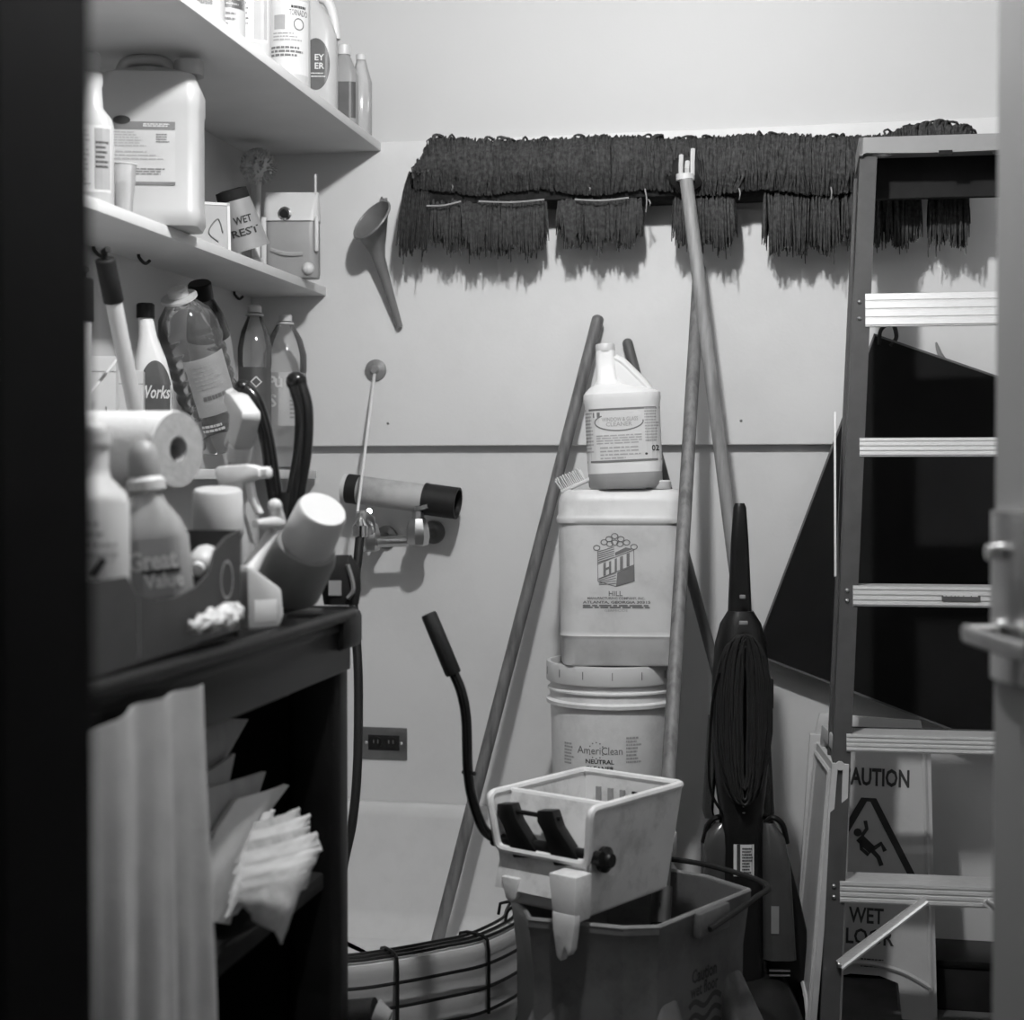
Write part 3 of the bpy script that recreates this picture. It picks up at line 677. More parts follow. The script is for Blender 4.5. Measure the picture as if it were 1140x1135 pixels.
# ================================================================ corner mop sink with wire rim guard
ZR, ZBK = 0.245, 0.375
front = [onZ(382, 1074, ZR), onZ(440, 1067, ZR), onZ(495, 1057, ZR), onZ(540, 1047, ZR), onZ(581, 1027, ZR)]
f0 = front[0]; yL = f0.y - 0.04
edge = [Vector((XL + 0.02, yL, 0)), Vector((XL + 0.2, yL, 0)), Vector(((XL + 0.2 + f0.x) / 2, yL + 0.005, 0))] + [Vector((p.x, p.y, 0)) for p in front]
xe = edge[-1].x - 0.010
edge += [Vector((xe + 0.006, edge[-1].y + 0.10, 0)), Vector((xe, edge[-1].y + 0.30, 0)), Vector((xe, WY - 0.005, 0))]
curve = spline(edge, 6)
back = [Vector((xe - (xe - XL - 0.02) * k / 14, WY - 0.005, 0)) for k in range(1, 15)] + [Vector((XL + 0.02, WY - 0.005 - (WY - yL) * k / 12, 0)) for k in range(1, 12)]
plan = curve + back; cen = Vector((XL + 0.45, WY - 0.42, 0))
def hgt(p):
    k = max(0.0, 1 - min(abs(p.y - (WY - 0.005)), abs(p.x - XL - 0.02)) / 0.10)
    return ZR + (ZBK - ZR) * min(1, k * 1.6)
def sring(inset, zf, lip=0.0):
    out = []; n = len(plan)
    for i, p in enumerate(plan):
        tng = (plan[(i + 1) % n] - plan[i - 1]).normalized(); nor = Vector((-tng.y, tng.x, 0))
        if nor.dot(cen - p) < 0: nor = -nor
        q = p + nor * inset; q = q + (cen - q) * min(0.02, abs(inset) * 0.05)
        out.append((q.x, q.y, zf(p)))
    return out
SK = thing('mop_sink', 'white enamel corner mop sink on the floor with a curved front', 'sink', (cen.x, cen.y, 0))
rings = [sring(0.03, lambda p: 0.0), sring(0.022, lambda p: 0.03)]
for k in range(1, 9):
    rings.append(sring(0.020 - 0.012 * k / 8 + 0.003 * math.sin(k * 2.2), lambda p, k=k: 0.03 + (hgt(p) - 0.075) * k / 8))
rings += [sring(0.006, lambda p: hgt(p) - 0.035), sring(0.0, lambda p: hgt(p) - 0.018), sring(0.004, lambda p: hgt(p) - 0.005), sring(0.016, lambda p: hgt(p)), sring(0.040, lambda p: hgt(p)), sring(0.052, lambda p: hgt(p) - 0.008), sring(0.060, lambda p: hgt(p) - 0.03), sring(0.075, lambda p: 0.12), sring(0.10, lambda p: 0.085), sring(0.16, lambda p: 0.075)]
skg = loft(rings)
obj('basin', rel(skg, SK), 'enamel', SK, 50)
obj('drain', rel(mv(lathe([(0.05, 0), (0.05, 0.004), (0.03, 0.006), (0.03, 0.002)], 24), cen.x, cen.y, 0.0755), SK), 'chrome', SK)
GD = thing('rim_guard', 'black coated wire guard hooked over the sink rim', 'wire guard', (f0.x, f0.y, 0))
guard_curve = [p for p in curve if p.y < edge[-1].y - 0.30 and p.x > XL + 0.16]
def off_curve(inset, z): 
    out = []
    for i, p in enumerate(guard_curve):
        tng = (guard_curve[min(i + 1, len(guard_curve) - 1)] - guard_curve[max(i - 1, 0)]).normalized(); nor = Vector((-tng.y, tng.x, 0))
        if nor.dot(cen - p) < 0: nor = -nor
        q = p + nor * inset; out.append(Vector((q.x, q.y, z)))
    return out
for ins, z in ((0.006, ZR + 0.0045), (0.026, ZR + 0.0050), (0.045, ZR + 0.0050), (-0.0075, ZR - 0.045), (-0.0065, ZR - 0.092), (-0.0060, ZR - 0.140)):
    obj('long_wire', rel(tube(off_curve(ins, z), 0.0034, 6), GD), 'black_plastic', GD)
def cross_at(u_target):
    best = min(range(len(guard_curve)), key=lambda i: abs((guard_curve[i] - EYE).dot(RT) / (guard_curve[i] - EYE).dot(FW) * FPX + 570 - u_target))
    prof = [(0.070, ZR - 0.020), (0.066, ZR + 0.004), (0.048, ZR + 0.009), (0.026, ZR + 0.010), (0.006, ZR + 0.0095), (-0.006, ZR + 0.003), (-0.0095, ZR - 0.018), (-0.0100, ZR - 0.045), (-0.0095, ZR - 0.092), (-0.0095, ZR - 0.145)]
    obj('cross_wire', rel(tube([off_curve(i_, z)[best] for i_, z in prof], 0.0038, 6), GD), 'black_plastic', GD)
for u in (345, 438, 540, 590): cross_at(u)
for k in (0, 1):
    c = onZ(572 + 8 * k, 1020 - 14 * k, ZR + 0.02)
    obj('hook_loop', rel(tube(spline([c + Vector((-0.02, 0.01, -0.015)), c + Vector((-0.012, 0.0, 0.012)), c + Vector((0.004, 0.0, 0.02)), c + Vector((0.02, 0.01, 0.004)), c + Vector((0.03, 0.02, -0.02))], 5), 0.0034, 6), GD), 'black_plastic', GD)

# ================================================================ wall faucet with brace rod
fw_ = WY
def W(u, v, Y): return onY(u, v, Y)
fa = thing('wall_faucet', 'chrome service faucet with a long brace rod to the back wall', 'faucet', W(432, 600, 3.70))
Yv = 3.665
vl, vr = W(413, 603, Yv), W(465, 601, Yv)
obj('bridge_pipe', rel(tube([vl, W(425, 603, Yv), W(450, 602, Yv), vr], 0.0130, 12), fa), 'steel', fa)
for (u, v, nm) in ((411, 598, 0), (465, 592, 1)):
    c = W(u, v, Yv)
    obj('valve_body', rel(join(mv(lathe([(0.016, -0.034), (0.026, -0.030), (0.030, -0.012), (0.027, 0.012), (0.021, 0.032), (0.015, 0.036), (0.014, 0.05), (0.007, 0.053)], 8), *c)), fa), 'steel', fa, 25)
    obj('inlet', rel(join(rod(c + Vector((0, 0, -0.004)), Vector((c.x + 0.012, WY, c.z - 0.004)), 0.013), mv(xf(lathe([(0.03, 0), (0.028, 0.010), (0.016, 0.014)], 20), Matrix.Rotation(math.pi / 2, 4, 'X')), c.x + 0.012, WY - 0.0005, c.z - 0.004)), fa), 'steel_dark', fa)
    obj('lever', rel(join(tube([c + Vector((0, 0, 0.052)), c + Vector((0, -0.004, 0.058)), c + Vector((0.032 if nm else 0.006, -0.02, 0.064))], [0.008, 0.009, 0.006], 10), ball((c.x, c.y, c.z + 0.054), 0.010)), fa), 'chrome', fa)
sp0 = W(412, 596, 3.66); sp1 = W(402, 575, 3.52)
obj('spout', rel(tube(spline([sp0, W(411, 582, 3.63), W(407, 575, 3.58), W(402, 576, 3.53), W(401, 592, 3.515)], 5), [0.014] * 15 + [0.0135] * 5 + [0.015], 14), fa), 'steel', fa)
obj('spout_collar', rel(mv(lathe([(0.017, -0.03), (0.019, -0.028), (0.019, -0.004), (0.015, 0.0), (0.008, 0.012)], 16), *W(401, 583, 3.515)), fa), 'chrome', fa)
brace_w = W(418.5, 412, 3.75)
obj('brace_rod', rel(rod(W(398, 570, 3.52), Vector((brace_w.x, 3.742, brace_w.z)), 0.0038), fa), 'bright_rod', fa)
obj('wall_flange', rel(mv(xf(lathe([(0.027, 0), (0.026, 0.006), (0.012, 0.012), (0.008, 0.02)], 26), Matrix.Rotation(math.pi / 2, 4, 'X')), brace_w.x, 3.7495, brace_w.z), fa), 'grey_plastic', fa, label='round dark steel flange where the brace meets the wall')
# rubber sleeved tube lying on the faucet
tb = thing('coupling_tube', 'pale tube with a black rubber sleeve lying across the faucet', 'tube', W(445, 555, 3.68))
ta, te = W(384, 543, 3.69), W(508, 560, 3.68)
dd = (te - ta)
obj('tube_body', rel(tube([ta + dd * 0.12, ta + dd * 0.80], 0.0345, 24), tb), 'cylinder_tube', tb)
def ring_tube(a, b, r0, r1): return align(lathe([(r1, 0), (r0, 0), (r0, (Vector(b) - Vector(a)).length), (r1, (Vector(b) - Vector(a)).length), (r1, 0.0)], 26, False, False), a, b)
obj('rubber_sleeve', rel(join(ring_tube(ta + dd * 0.72, te + dd * 0.015, 0.0385, 0.033), ring_tube(ta + dd * 0.72, ta + dd * 0.735, 0.0395, 0.0345)), tb), 'black_rubber', tb)
obj('sleeve_bung', rel(align(lathe([(0.033, 0), (0.033, 0.004)], 24), ta + dd * 0.93, te), tb), 'black_matte', tb)
obj('end_ring', rel(ring_tube(ta + dd * 0.03, ta + dd * 0.13, 0.036, 0.031), tb), 'black_rubber', tb)
obj('torn_lip', rel(ring_tube(ta - dd * 0.01, ta + dd * 0.03, 0.034, 0.031), tb), 'label_white', tb)
obj('end_plug', rel(align(lathe([(0.026, 0), (0.026, 0.004)], 20), ta - dd * 0.012, ta), tb), 'black_matte', tb)
# hose from the spout into the sink
hz = [W(401, 592, 3.515)] + [W(u, v, 3.50 - 0.0004 * (v - 600)) for u, v in ((398, 625), (393, 660), (396, 700), (399, 760), (398, 850), (393, 910), (385, 950), (377, 985), (366, 1020))]
tag(obj('rubber_hose', tube(spline(hz, 6), 0.0105, 10), 'black_rubber'), 'black rubber hose hanging from the faucet down beside the cart', 'hose')

# outlet plate
oc = W(428, 827, WY); pw, ph = 0.118, 0.080
ou = thing('wall_outlet', 'dark metal duplex outlet plate on the wall below the faucet', 'outlet', (oc.x, WY, oc.z))
obj('plate', box(-pw / 2, pw / 2, -0.006, 0, -ph / 2, ph / 2, 0.002), 'steel_dark', ou)
for s in (-1, 1):
    rc = obj('receptacle', xf(lathe([(0.0155, 0), (0.0155, 0.004), (0.013, 0.005)], 20), Matrix.Translation((s * 0.0195, -0.005, 0.003)) @ Matrix.Rotation(math.pi / 2, 4, 'X')), 'black_plastic', ou)
    for dx in (-0.0055, 0.0055): obj('slot', box(s * 0.0195 + dx - 0.0012, s * 0.0195 + dx + 0.0012, -0.0112, -0.0105, 0.001, 0.010), 'ink_grey', rc, 0)
    obj('screw', mv(xf(lathe([(0.004, 0), (0.004, 0.0015), (0.002, 0.003)], 10), Matrix.Rotation(math.pi / 2, 4, 'X')), s * 0.045, -0.006, 0.002), 'chrome', ou)
obj('socket_frame', box(-0.04, 0.04, -0.0075, -0.0055, -0.017, 0.021, 0.001), 'black_matte', ou)

# funnel on a nail
fn = thing('funnel', 'grey plastic funnel hung on a nail on the wall below the shelves', 'funnel', W(420, 290, 3.72))
tip = W(445, 364, 3.738); neck = W(422, 288, 3.705); mid = W(418, 266, 3.68); mouth = W(414, 245, 3.635)
ax = (mouth - neck).normalized()
mp = mouth + Vector((0.0, -0.015, 0.0)); 
axm = Vector((-0.52, -0.64, 0.56)).normalized()
def ringat(c, ax_, r, n=26):
    ax_ = ax_.normalized(); x_ = ax_.cross(Vector((0, 0, 1))).normalized(); y_ = ax_.cross(x_)
    return [c + x_ * r * math.cos(2 * math.pi * k / n) + y_ * r * math.sin(2 * math.pi * k / n) for k in range(n)]
A0 = (tip - neck).normalized() * -1
def fun_rings(dr):
    sc = []
    for k, (c, a, r) in enumerate(((tip, A0, 0.008), (tip.lerp(neck, 0.6), A0, 0.0115), (neck, A0, 0.0155), (neck.lerp(mid, 0.5), A0.lerp(axm, 0.2), 0.021), (mid, A0.lerp(axm, 0.45), 0.031), (mid.lerp(mouth, 0.6), A0.lerp(axm, 0.7), 0.043), (mouth, axm, 0.057))):
        sc.append(ringat(c, a, max(r - dr, 0.003)))
    return sc
outer = fun_rings(0); inner = fun_rings(0.0022)
obj('cone', rel(loft(outer + inner[::-1], False, False), fn), 'funnel_grey', fn)
obj('rim', rel(tube(outer[-1], 0.003, 6, True), fn), 'funnel_grey', fn)
nl = W(431, 226, 3.75)
obj('hang_tab', rel(tube([outer[-1][20], Vector((nl.x - 0.004, 3.71, nl.z)), Vector((nl.x + 0.010, 3.715, nl.z + 0.002))], 0.005, 6), fn), 'funnel_grey', fn)
tag(obj('nail', tube([(nl.x, 3.75, nl.z), (nl.x, 3.70, nl.z + 0.004)], 0.003, 8), 'chrome'), 'nail with a bright head carrying the funnel', 'nail')
for (u, v, d_) in ((432, 471, 'left of the gallon jug'), (825, 468, 'right of the mop poles')):
    p = W(u, v, 3.75); tag(obj('wall_screw', xf(lathe([(0.0035, 0), (0.003, 0.002), (0.001, 0.003)], 10), Matrix.Translation((p.x, 3.7502, p.z)) @ Matrix.Rotation(math.pi / 2, 4, 'X')), 'steel_dark'), 'tiny dark screw head in the wall panel ' + d_, 'screw')

# ================================================================ mop bucket with side-press wringer
WZ = 0.605
cFL, cFR, cBR, cBL = (onZ(553, 882, WZ), onZ(652, 902, WZ), onZ(756, 873, WZ), onZ(652, 857, WZ))
wc = (cFL + cFR + cBR + cBL) / 4
yv = ((cBR - cFR) + (cBL - cFL)); yv.z = 0; yv.normalize(); xv = Vector((yv.y, -yv.x, 0))
Lx = ((cFR - cFL).dot(xv) + (cBR - cBL).dot(xv)) / 4; Ly = ((cBR - cFR).dot(yv) + (cBL - cFL).dot(yv)) / 4
print('wringer half size', Lx, Ly, 'centre', wc)
BKM = Matrix(((xv.x, yv.x, 0, wc.x), (xv.y, yv.y, 0, wc.y), (0, 0, 1, 0), (0, 0, 0, 1))); BKi = BKM.inverted()
def bl2(u, v, Z): return BKi @ onZ(u, v, Z)
BZ = 0.40
qN, qR, qP, qL = bl2(735, 1033, BZ), bl2(835, 991, BZ), bl2(694, 1034, BZ), bl2(588, 1024, BZ)
print('bucket corners', qN, qR, qP, qL)
bx1 = (qN.x + qR.x) / 2; by1 = qR.y; yN = qN.y
rim = [(bx1, by1 - 0.0), (bx1 * 0.45, by1 + 0.035), (-0.02, by1 + 0.035), (-0.115, by1 - 0.02), (-0.125, yN - 0.0), (qL.x - 0.03, qL.y + 0.03), (qL.x, qL.y), (qP.x, qP.y), (bx1, yN)]
mb = thing('mop_bucket', 'dark grey mop bucket with caution lettering in front of the stack', 'bucket', M=BKM)
ccx, ccy = sum(p[0] for p in rim) / len(rim), sum(p[1] for p in rim) / len(rim)
def bring(s, z, ox=0.0): return [(ccx + (x - ccx) * (s + (ox if 0 else 0)), ccy + (y - ccy) * s, z) for x, y in rim]
outer = [bring(0.93, 0.06), bring(0.94, 0.30), bring(0.985, BZ - 0.02), bring(1.0, BZ - 0.012), bring(1.0, BZ)]
inner = [bring(0.955, BZ), bring(0.945, BZ - 0.02), bring(0.89, 0.08)]
bg = loft(outer + inner, True, True)
bb = obj('bucket_body', bg, 'mopbucket_plastic', mb, 20)
obj('rim_lip', tube(bring(0.985, BZ + 0.001), 0.0045, 6, True), 'bucket_rim', mb)
# flared skirts over the casters
for k, (x0, y0) in enumerate(((bx1, by1), (bx1, yN), (-0.115, by1 - 0.02), (qL.x - 0.02, qL.y + 0.02))):
    dx, dy = (1 if x0 > ccx else -1), (1 if y0 > ccy else -1)
    ox, oy = x0 - dx * 0.05, y0 - dy * 0.05
    sk = loft([rr(0.13, 0.13, 0.02, 0.06, 4, ox + dx * 0.03, oy + dy * 0.03), rr(0.12, 0.12, 0.02, 0.12, 4, ox + dx * 0.025, oy + dy * 0.025), rr(0.07, 0.07, 0.02, 0.27, 4, ox, oy)])
    obj('caster_skirt', sk, 'mopbucket_plastic', mb)
    ca = obj('caster', xf(lathe([(0.03, -0.012), (0.037, -0.009), (0.037, 0.009), (0.03, 0.012)], 20), Matrix.Translation((ox + dx * 0.03, oy + dy * 0.03, 0.037)) @ Matrix.Rotation(math.pi / 2, 4, 'X')), 'black_rubber', mb)
    obj('caster_fork', box(ox + dx * 0.03 - 0.018, ox + dx * 0.03 + 0.018, oy + dy * 0.03 - 0.014, oy + dy * 0.03 + 0.014, 0.045, 0.066), 'steel_dark', ca)
# bail handle folded over the far rim and a moulded ear on the right side
ear = Vector((bx1, (yN + by1) / 2 + 0.03, BZ))
obj('ear', box(bx1 - 0.004, bx1 + 0.014, (yN + by1) / 2 - 0.045, (yN + by1) / 2 + 0.06, BZ - 0.045, BZ + 0.002, 0.005), 'mopbucket_plastic', mb)
hl = [(bx1 + 0.018, (yN + by1) / 2 - 0.02, BZ - 0.03), (bx1 + 0.024, by1 - 0.03, BZ - 0.005), (bx1 + 0.014, by1 + 0.035, BZ + 0.006), (bx1 * 0.5, by1 + 0.062, BZ + 0.014), (-0.02, by1 + 0.062, BZ + 0.014), (-0.135, by1, BZ + 0.010), (-0.14, (yN + by1) / 2 - 0.02, BZ - 0.03)]
obj('bail_handle', tube(spline(hl, 6), 0.0055, 8), 'black_rubber', mb)
# printed caution on the right side
BBV = bvh(bg)
RF = Matrix.Translation((0.3, (yN + by1) / 2, 0)) @ Matrix.Rotation(math.pi / 2, 4, 'Z')
def rb(u, v):
    p = BKi @ onP(u, v, BKM @ Vector((bx1 * 0.97, 0, 0)), xv); return Matrix.Translation((0.3, p.y, p.z)) @ Matrix.Rotation(math.pi / 2, 4, 'Z')
obj('lettering', lay(text2d('Caution', w=0.085, h=0.026, bold=0.025), BBV, rb(786, 1082)), 'ink', bb, 0, label='Caution wet floor print')
obj('lettering', lay(text2d('wet floor', w=0.095, h=0.024, bold=0.025), BBV, rb(786, 1098)), 'ink', bb, 0)
wv = []
for k in range(4):
    wv.append(strip2d([(-0.055 + 0.11 * i / 16, -0.024 * k + 0.007 * math.sin(i * 0.62)) for i in range(17)], 0.010))
obj('wave_mark', lay(join(*wv), BBV, rb(787, 1114)), 'ink', bb, 0)

# wringer on the bucket
wr = thing('mop_wringer', 'pale plastic side press wringer with black linkage sitting on the mop bucket', 'wringer', M=BKM)
WB = 0.44
def wq(s, z, y0=-Ly, y1=Ly, x0=-Lx, x1=Lx): return [(x1 * s, y1 * s, z), (x0 * s, y1 * s, z), (x0 * s, y0 * s, z), (x1 * s, y0 * s, z)]
ZLIP = WZ - 0.098
def wall_quad(a, b, c, d, t=0.006):
    V = [Vector(p) for p in (a, b, c, d)]; n = (V[1] - V[0]).cross(V[3] - V[0]).normalized() * t
    V = V + [p + n for p in V]
    return V, [(0, 1, 2, 3), (7, 6, 5, 4), (0, 4, 5, 1), (1, 5, 6, 2), (2, 6, 7, 3), (3, 7, 4, 0)]
tx, ty = Lx * 0.80, Ly * 0.86       # taper toward the foot
zb_ = 0.415
def C(sx, sy, k):                       # corner at height fraction k (1 = rim, 0 = foot)
    return Vector((sx * (tx + (Lx - tx) * k), sy * (ty + (Ly - ty) * k), zb_ + (WZ - zb_) * k))
kl = (ZLIP - zb_) / (WZ - zb_)
obj('side_wall', wall_quad(C(1, -1, 0), C(1, 1, 0), C(1, 1, 1), C(1, -1, 1)), 'wringer_plastic', wr, 0)
obj('side_wall', wall_quad(C(-1, 1, 0), C(-1, -1, 0), C(-1, -1, 1), C(-1, 1, 1)), 'wringer_plastic', wr, 0)
obj('end_wall', wall_quad(C(1, 1, 0), C(-1, 1, 0), C(-1, 1, 1), C(1, 1, 1)), 'wringer_plastic', wr, 0)
obj('front_wall', wall_quad(C(-1, -1, 0), C(1, -1, 0), C(1, -1, kl), C(-1, -1, kl)), 'wringer_plastic', wr, 0)
fy = -Ly + 0.055
press = obj('press_plate', wall_quad((-Lx + 0.008, fy - 0.05, zb_ + 0.02), (Lx - 0.008, fy - 0.05, zb_ + 0.02), (Lx - 0.008, fy, WZ - 0.004), (-Lx + 0.008, fy, WZ - 0.004), 0.008), 'wringer_plastic', wr, 0, label='inner press plate behind the linkage')
obj('floor_plate', wall_quad(C(-1, -1, 0), C(-1, 1, 0), C(1, 1, 0), C(1, -1, 0)), 'wringer_plastic', wr, 0)
rr_ = 0.0075
lipz = C(1, -1, kl)
rim_path = [C(-1, -1, kl) + Vector((-0.002, -0.004, 0)), C(-1, -1, 1) + Vector((-0.004, -0.004, 0)), C(-1, 1, 1) + Vector((-0.004, 0.004, 0)), C(1, 1, 1) + Vector((0.004, 0.004, 0)), C(1, -1, 1) + Vector((0.004, -0.004, 0)), C(1, -1, kl) + Vector((0.002, -0.004, 0))]
def round_path(P, r=0.022, n=4, closed=True):
    out = []; m = len(P)
    for i in range(m):
        p, a, b = P[i], P[i - 1], P[(i + 1) % m]; da, db = (a - p).normalized(), (b - p).normalized()
        s, e = p + da * r, p + db * r
        for k in range(n + 1):
            t_ = k / n; out.append(s * (1 - t_) ** 2 + p * 2 * t_ * (1 - t_) + e * t_ * t_)
    return out
obj('rim', tube(round_path(rim_path, 0.016), rr_, 8, True), 'pail_plastic', wr)
obj('press_rim', tube([(-Lx + 0.004, fy, WZ - 0.002), (Lx - 0.004, fy, WZ - 0.002)], 0.006, 8), 'pail_plastic', wr)
# drain slots in the far end wall
for k in range(6):
    x = -Lx * 0.62 + 0.028 * k
    p = C(1, 1, 0.80); obj('drain_slot', box(x - 0.0055, x + 0.0055, p.y - 0.0105, p.y - 0.0065, p.z - 0.014, p.z + 0.014), 'black_matte' if k > 2 else 'label_grey', wr, 0)
# linkage: two arms, a cross bar, axle and boss
for x in (-Lx * 0.70, Lx * 0.14):
    obj('press_arm', mv(prism([(-0.024, 0.008), (0.010, 0.012), (0.022, -0.016), (0.074, -0.076), (0.014, -0.084), (-0.010, -0.030), (-0.024, -0.012)], -0.012, 0.012, 0.002), x, -Ly + 0.014, WZ - 0.026), 'black_plastic', wr)
obj('cross_bar', tube([(-Lx * 0.7, -Ly + 0.012, WZ - 0.028), (Lx * 0.35, -Ly + 0.012, WZ - 0.028)], 0.0045, 8), 'black_plastic', wr)
obj('axle', tube([(-Lx - 0.012, -Ly + 0.02, ZLIP + 0.010), (Lx + 0.012, -Ly + 0.02, ZLIP + 0.010)], 0.013, 12), 'black_plastic', wr)
obj('axle_boss', xf(lathe([(0.023, 0), (0.023, 0.008), (0.014, 0.014), (0.012, 0.02)], 18), Matrix.Translation((Lx * 0.99, -Ly + 0.04, ZLIP + 0.004)) @ Matrix.Rotation(math.pi / 2, 4, 'Y')), 'black_plastic', wr)
# hooked feet that drop over the bucket rim
x = Lx * 0.74
obj('foot', join(prism([(x - 0.030, ZLIP - 0.012), (x + 0.030, ZLIP - 0.012), (x + 0.026, 0.414), (x - 0.020, 0.414)], -0.186, -0.138, 0.003),
    prism([(x - 0.0215, 0.430), (x + 0.027, 0.430), (x + 0.026, 0.41), (x + 0.020, 0.368), (x + 0.012, 0.356), (x + 0.006, 0.372), (x - 0.002, 0.345), (x - 0.012, 0.352), (x - 0.020, 0.40)], -0.187, -0.168, 0.003)), 'wringer_plastic', wr, label='long tapering hook foot')
x = -Lx * 0.60
obj('foot', prism([(x - 0.020, 0.46), (x + 0.020, 0.46), (x + 0.014, 0.424), (x + 0.002, 0.414), (x - 0.010, 0.422)], -Ly * 0.95 - 0.012, -Ly * 0.95 + 0.004, 0.003), 'wringer_plastic', wr)
# lever with rubber grip
lp = [BKi @ p for p in (onY(551, 933, 2.80), onY(538, 922, 2.775), onY(527, 893, 2.76), onY(521, 858, 2.75), onY(519, 800, 2.745), onY(513, 768, 2.74), onY(503, 745, 2.74))]
hd = obj('lever', tube(spline(lp, 6), 0.0095, 12), 'black_gloss', wr, label='bent black steel lever')
g0, g1 = BKi @ onY(505, 750, 2.74), BKi @ onY(477, 683, 2.73)
obj('grip', tube([g0, g0.lerp(g1, 0.03), g0.lerp(g1, 0.97), g1], [0.0135, 0.0150, 0.0145, 0.013], 14), 'black_rubber', hd)
ck = BKi @ onY(522, 860, 2.75); obj('lever_pin', tube([ck + Vector((-0.014, 0, 0)), ck + Vector((0.014, 0, 0))], 0.004, 8), 'black_plastic', hd)
obj('lever_pivot', tube([lp[0], C(-1, -1, kl) + Vector((0.0, 0.012, 0.012))], 0.011, 10), 'black_plastic', wr)

# ================================================================ upright vacuum
VY = 3.325
vc = onY(824, 1000, VY)
va = thing('upright_vacuum', 'black upright vacuum cleaner with its cord wound up', 'vacuum', (vc.x, VY, 0), 8)
def vz(v, dy=0.0): return onY(824, v, VY + dy).z
def vx(u, v, dy=0.0): return onY(u, v, VY + dy).x - vc.x
obj('handle', loft([rr(w, d, 0.012, z, 4, vx(u, v), 0.01) for (u, v, w, d, z) in ((824, 562, 0.020, 0.018, vz(560)), (824, 566, 0.027, 0.026, vz(565)), (824, 600, 0.036, 0.032, vz(600)), (824, 650, 0.044, 0.036, vz(650)), (824, 690, 0.050, 0.044, vz(692)), (824, 730, 0.05, 0.05, vz(740)))][::-1]), 'black_plastic', va)
bodyV = loft([rr(w, d, min(w, d) * 0.42, z, 5, 0, dy) for (w, d, z, dy) in ((0.052, 0.06, vz(680), 0.01), (0.085, 0.08, vz(694), 0.01), (0.106, 0.095, vz(716), 0.01), (0.118, 0.105, vz(750), 0.0), (0.122, 0.11, vz(790), 0.0), (0.12, 0.12, vz(830), 0.0), (0.10, 0.13, vz(880), 0.0), (0.085, 0.13, vz(905), 0.0), (0.085, 0.14, vz(1040), 0.0), (0.10, 0.14, 0.10, 0.0))][::-1])
vb_ = obj('main_body', bodyV, 'black_plastic', va)
VB = bvh(bodyV)
for (v, h) in ((905, 0.003), (898, 0.003), (889, 0.003)): obj('indicator', lay(oval2d(0.006, h, 0, 0, 10), VB, Matrix.Translation((vx(823, v, -0.07), 0, vz(v, -0.07)))), 'chrome', vb_, 0)
lbv = obj('sticker', lay(rect2d(0.042, 0.066, 0, 0, 4, 2), VB, Matrix.Translation((vx(823, 960, -0.07), 0, vz(958, -0.07)))), 'label_white', vb_, 0, label='white care sticker')
obj('fine_print', lay(lines2d(0.022, 0.055, 9, 21, 0.55), VB, Matrix.Translation((vx(827, 960, -0.07), 0, vz(958, -0.07))), 0.0014), 'ink', lbv, 0)
obj('sticker_stripe', lay(rect2d(0.007, 0.066, 0, 0), VB, Matrix.Translation((vx(817, 960, -0.07), 0, vz(958, -0.07))), 0.0014), 'ink', lbv, 0)
for (v, w) in ((664, 0.012), (692, 0.018), (714, 0.018)): obj('switch', xf(box(-w / 2, w / 2, -0.004, 0, -0.004, 0.004, 0.0015), Matrix.Translation((0, -0.03 - (0.02 if v > 690 else 0.0), vz(v, -0.03)))), 'grey_plastic', va)
rv = random.Random(5)
for k in range(13):                      # wound cord: long loops between two hooks
    zt_, zb2 = vz(712, -0.07) + rv.uniform(-0.012, 0.012), vz(885, -0.07) + rv.uniform(-0.02, 0.03)
    w = 0.006 + 0.0044 * k; y = -0.052 - 0.003 * (12 - k) + rv.uniform(-0.003, 0.003)
    pts = []
    for q in range(28):
        a = 2 * math.pi * q / 28; sx, sz = math.cos(a), math.sin(a)
        pts.append(((abs(sx) ** 0.7) * math.copysign(1, sx) * w + rv.uniform(-0.001, 0.001), y - 0.01 * (1 - abs(sx)), (zt_ + zb2) / 2 + (zt_ - zb2) / 2 * sz))
    obj('cord_loop', tube(pts, 0.0032, 6, True), 'black_rubber', va)
obj('loose_cord', tube(spline([(-0.05, -0.06, vz(745)), (vx(791, 780), -0.05, vz(780)), (vx(787, 850), -0.05, vz(850)), (vx(791, 880), -0.05, vz(880)), (vx(803, 900), -0.05, vz(900))], 6), 0.0034, 6), 'black_gloss', va)
obj('plug', join(box(vx(850, 770) - 0.002, vx(850, 770) + 0.016, -0.05, -0.03, vz(785), vz(752), 0.003), tube([(vx(850, 770) + 0.006, -0.04, vz(785)), (vx(850, 770) + 0.008, -0.04, vz(793))], 0.003, 6)), 'black_plastic', va)
for (u, s) in ((788, -1), (853, 1)):      # clear upper guides and lower tanks
    x = vx(u if s > 0 else 794, 870)
    obj('side_guide', loft([rr(0.022, 0.05, 0.008, z, 3, x * k_, 0.03) for z, k_ in ((vz(912), 1.1), (vz(905), 1.16), (vz(800), 0.95))]), 'clear_smoke', va)
xl, xr = vx(795, 960), vx(862, 960)
obj('left_tank', loft([rr(w, d, 0.02, z, 4, x, 0.0) for (w, d, z, x) in ((0.05, 0.10, vz(1060), xl), (0.055, 0.11, vz(940), xl + 0.002), (0.05, 0.10, vz(922), xl + 0.006), (0.03, 0.07, vz(912), xl + 0.016))]), 'tank_smoke', va)
obj('right_tank', loft([rr(w, d, 0.02, z, 4, x, 0.0) for (w, d, z, x) in ((0.07, 0.11, vz(1060), xr + 0.008), (0.06, 0.11, vz(960), xr), (0.05, 0.10, vz(928), xr - 0.006), (0.03, 0.07, vz(912), xr - 0.016))]), 'tank_smoke', va)
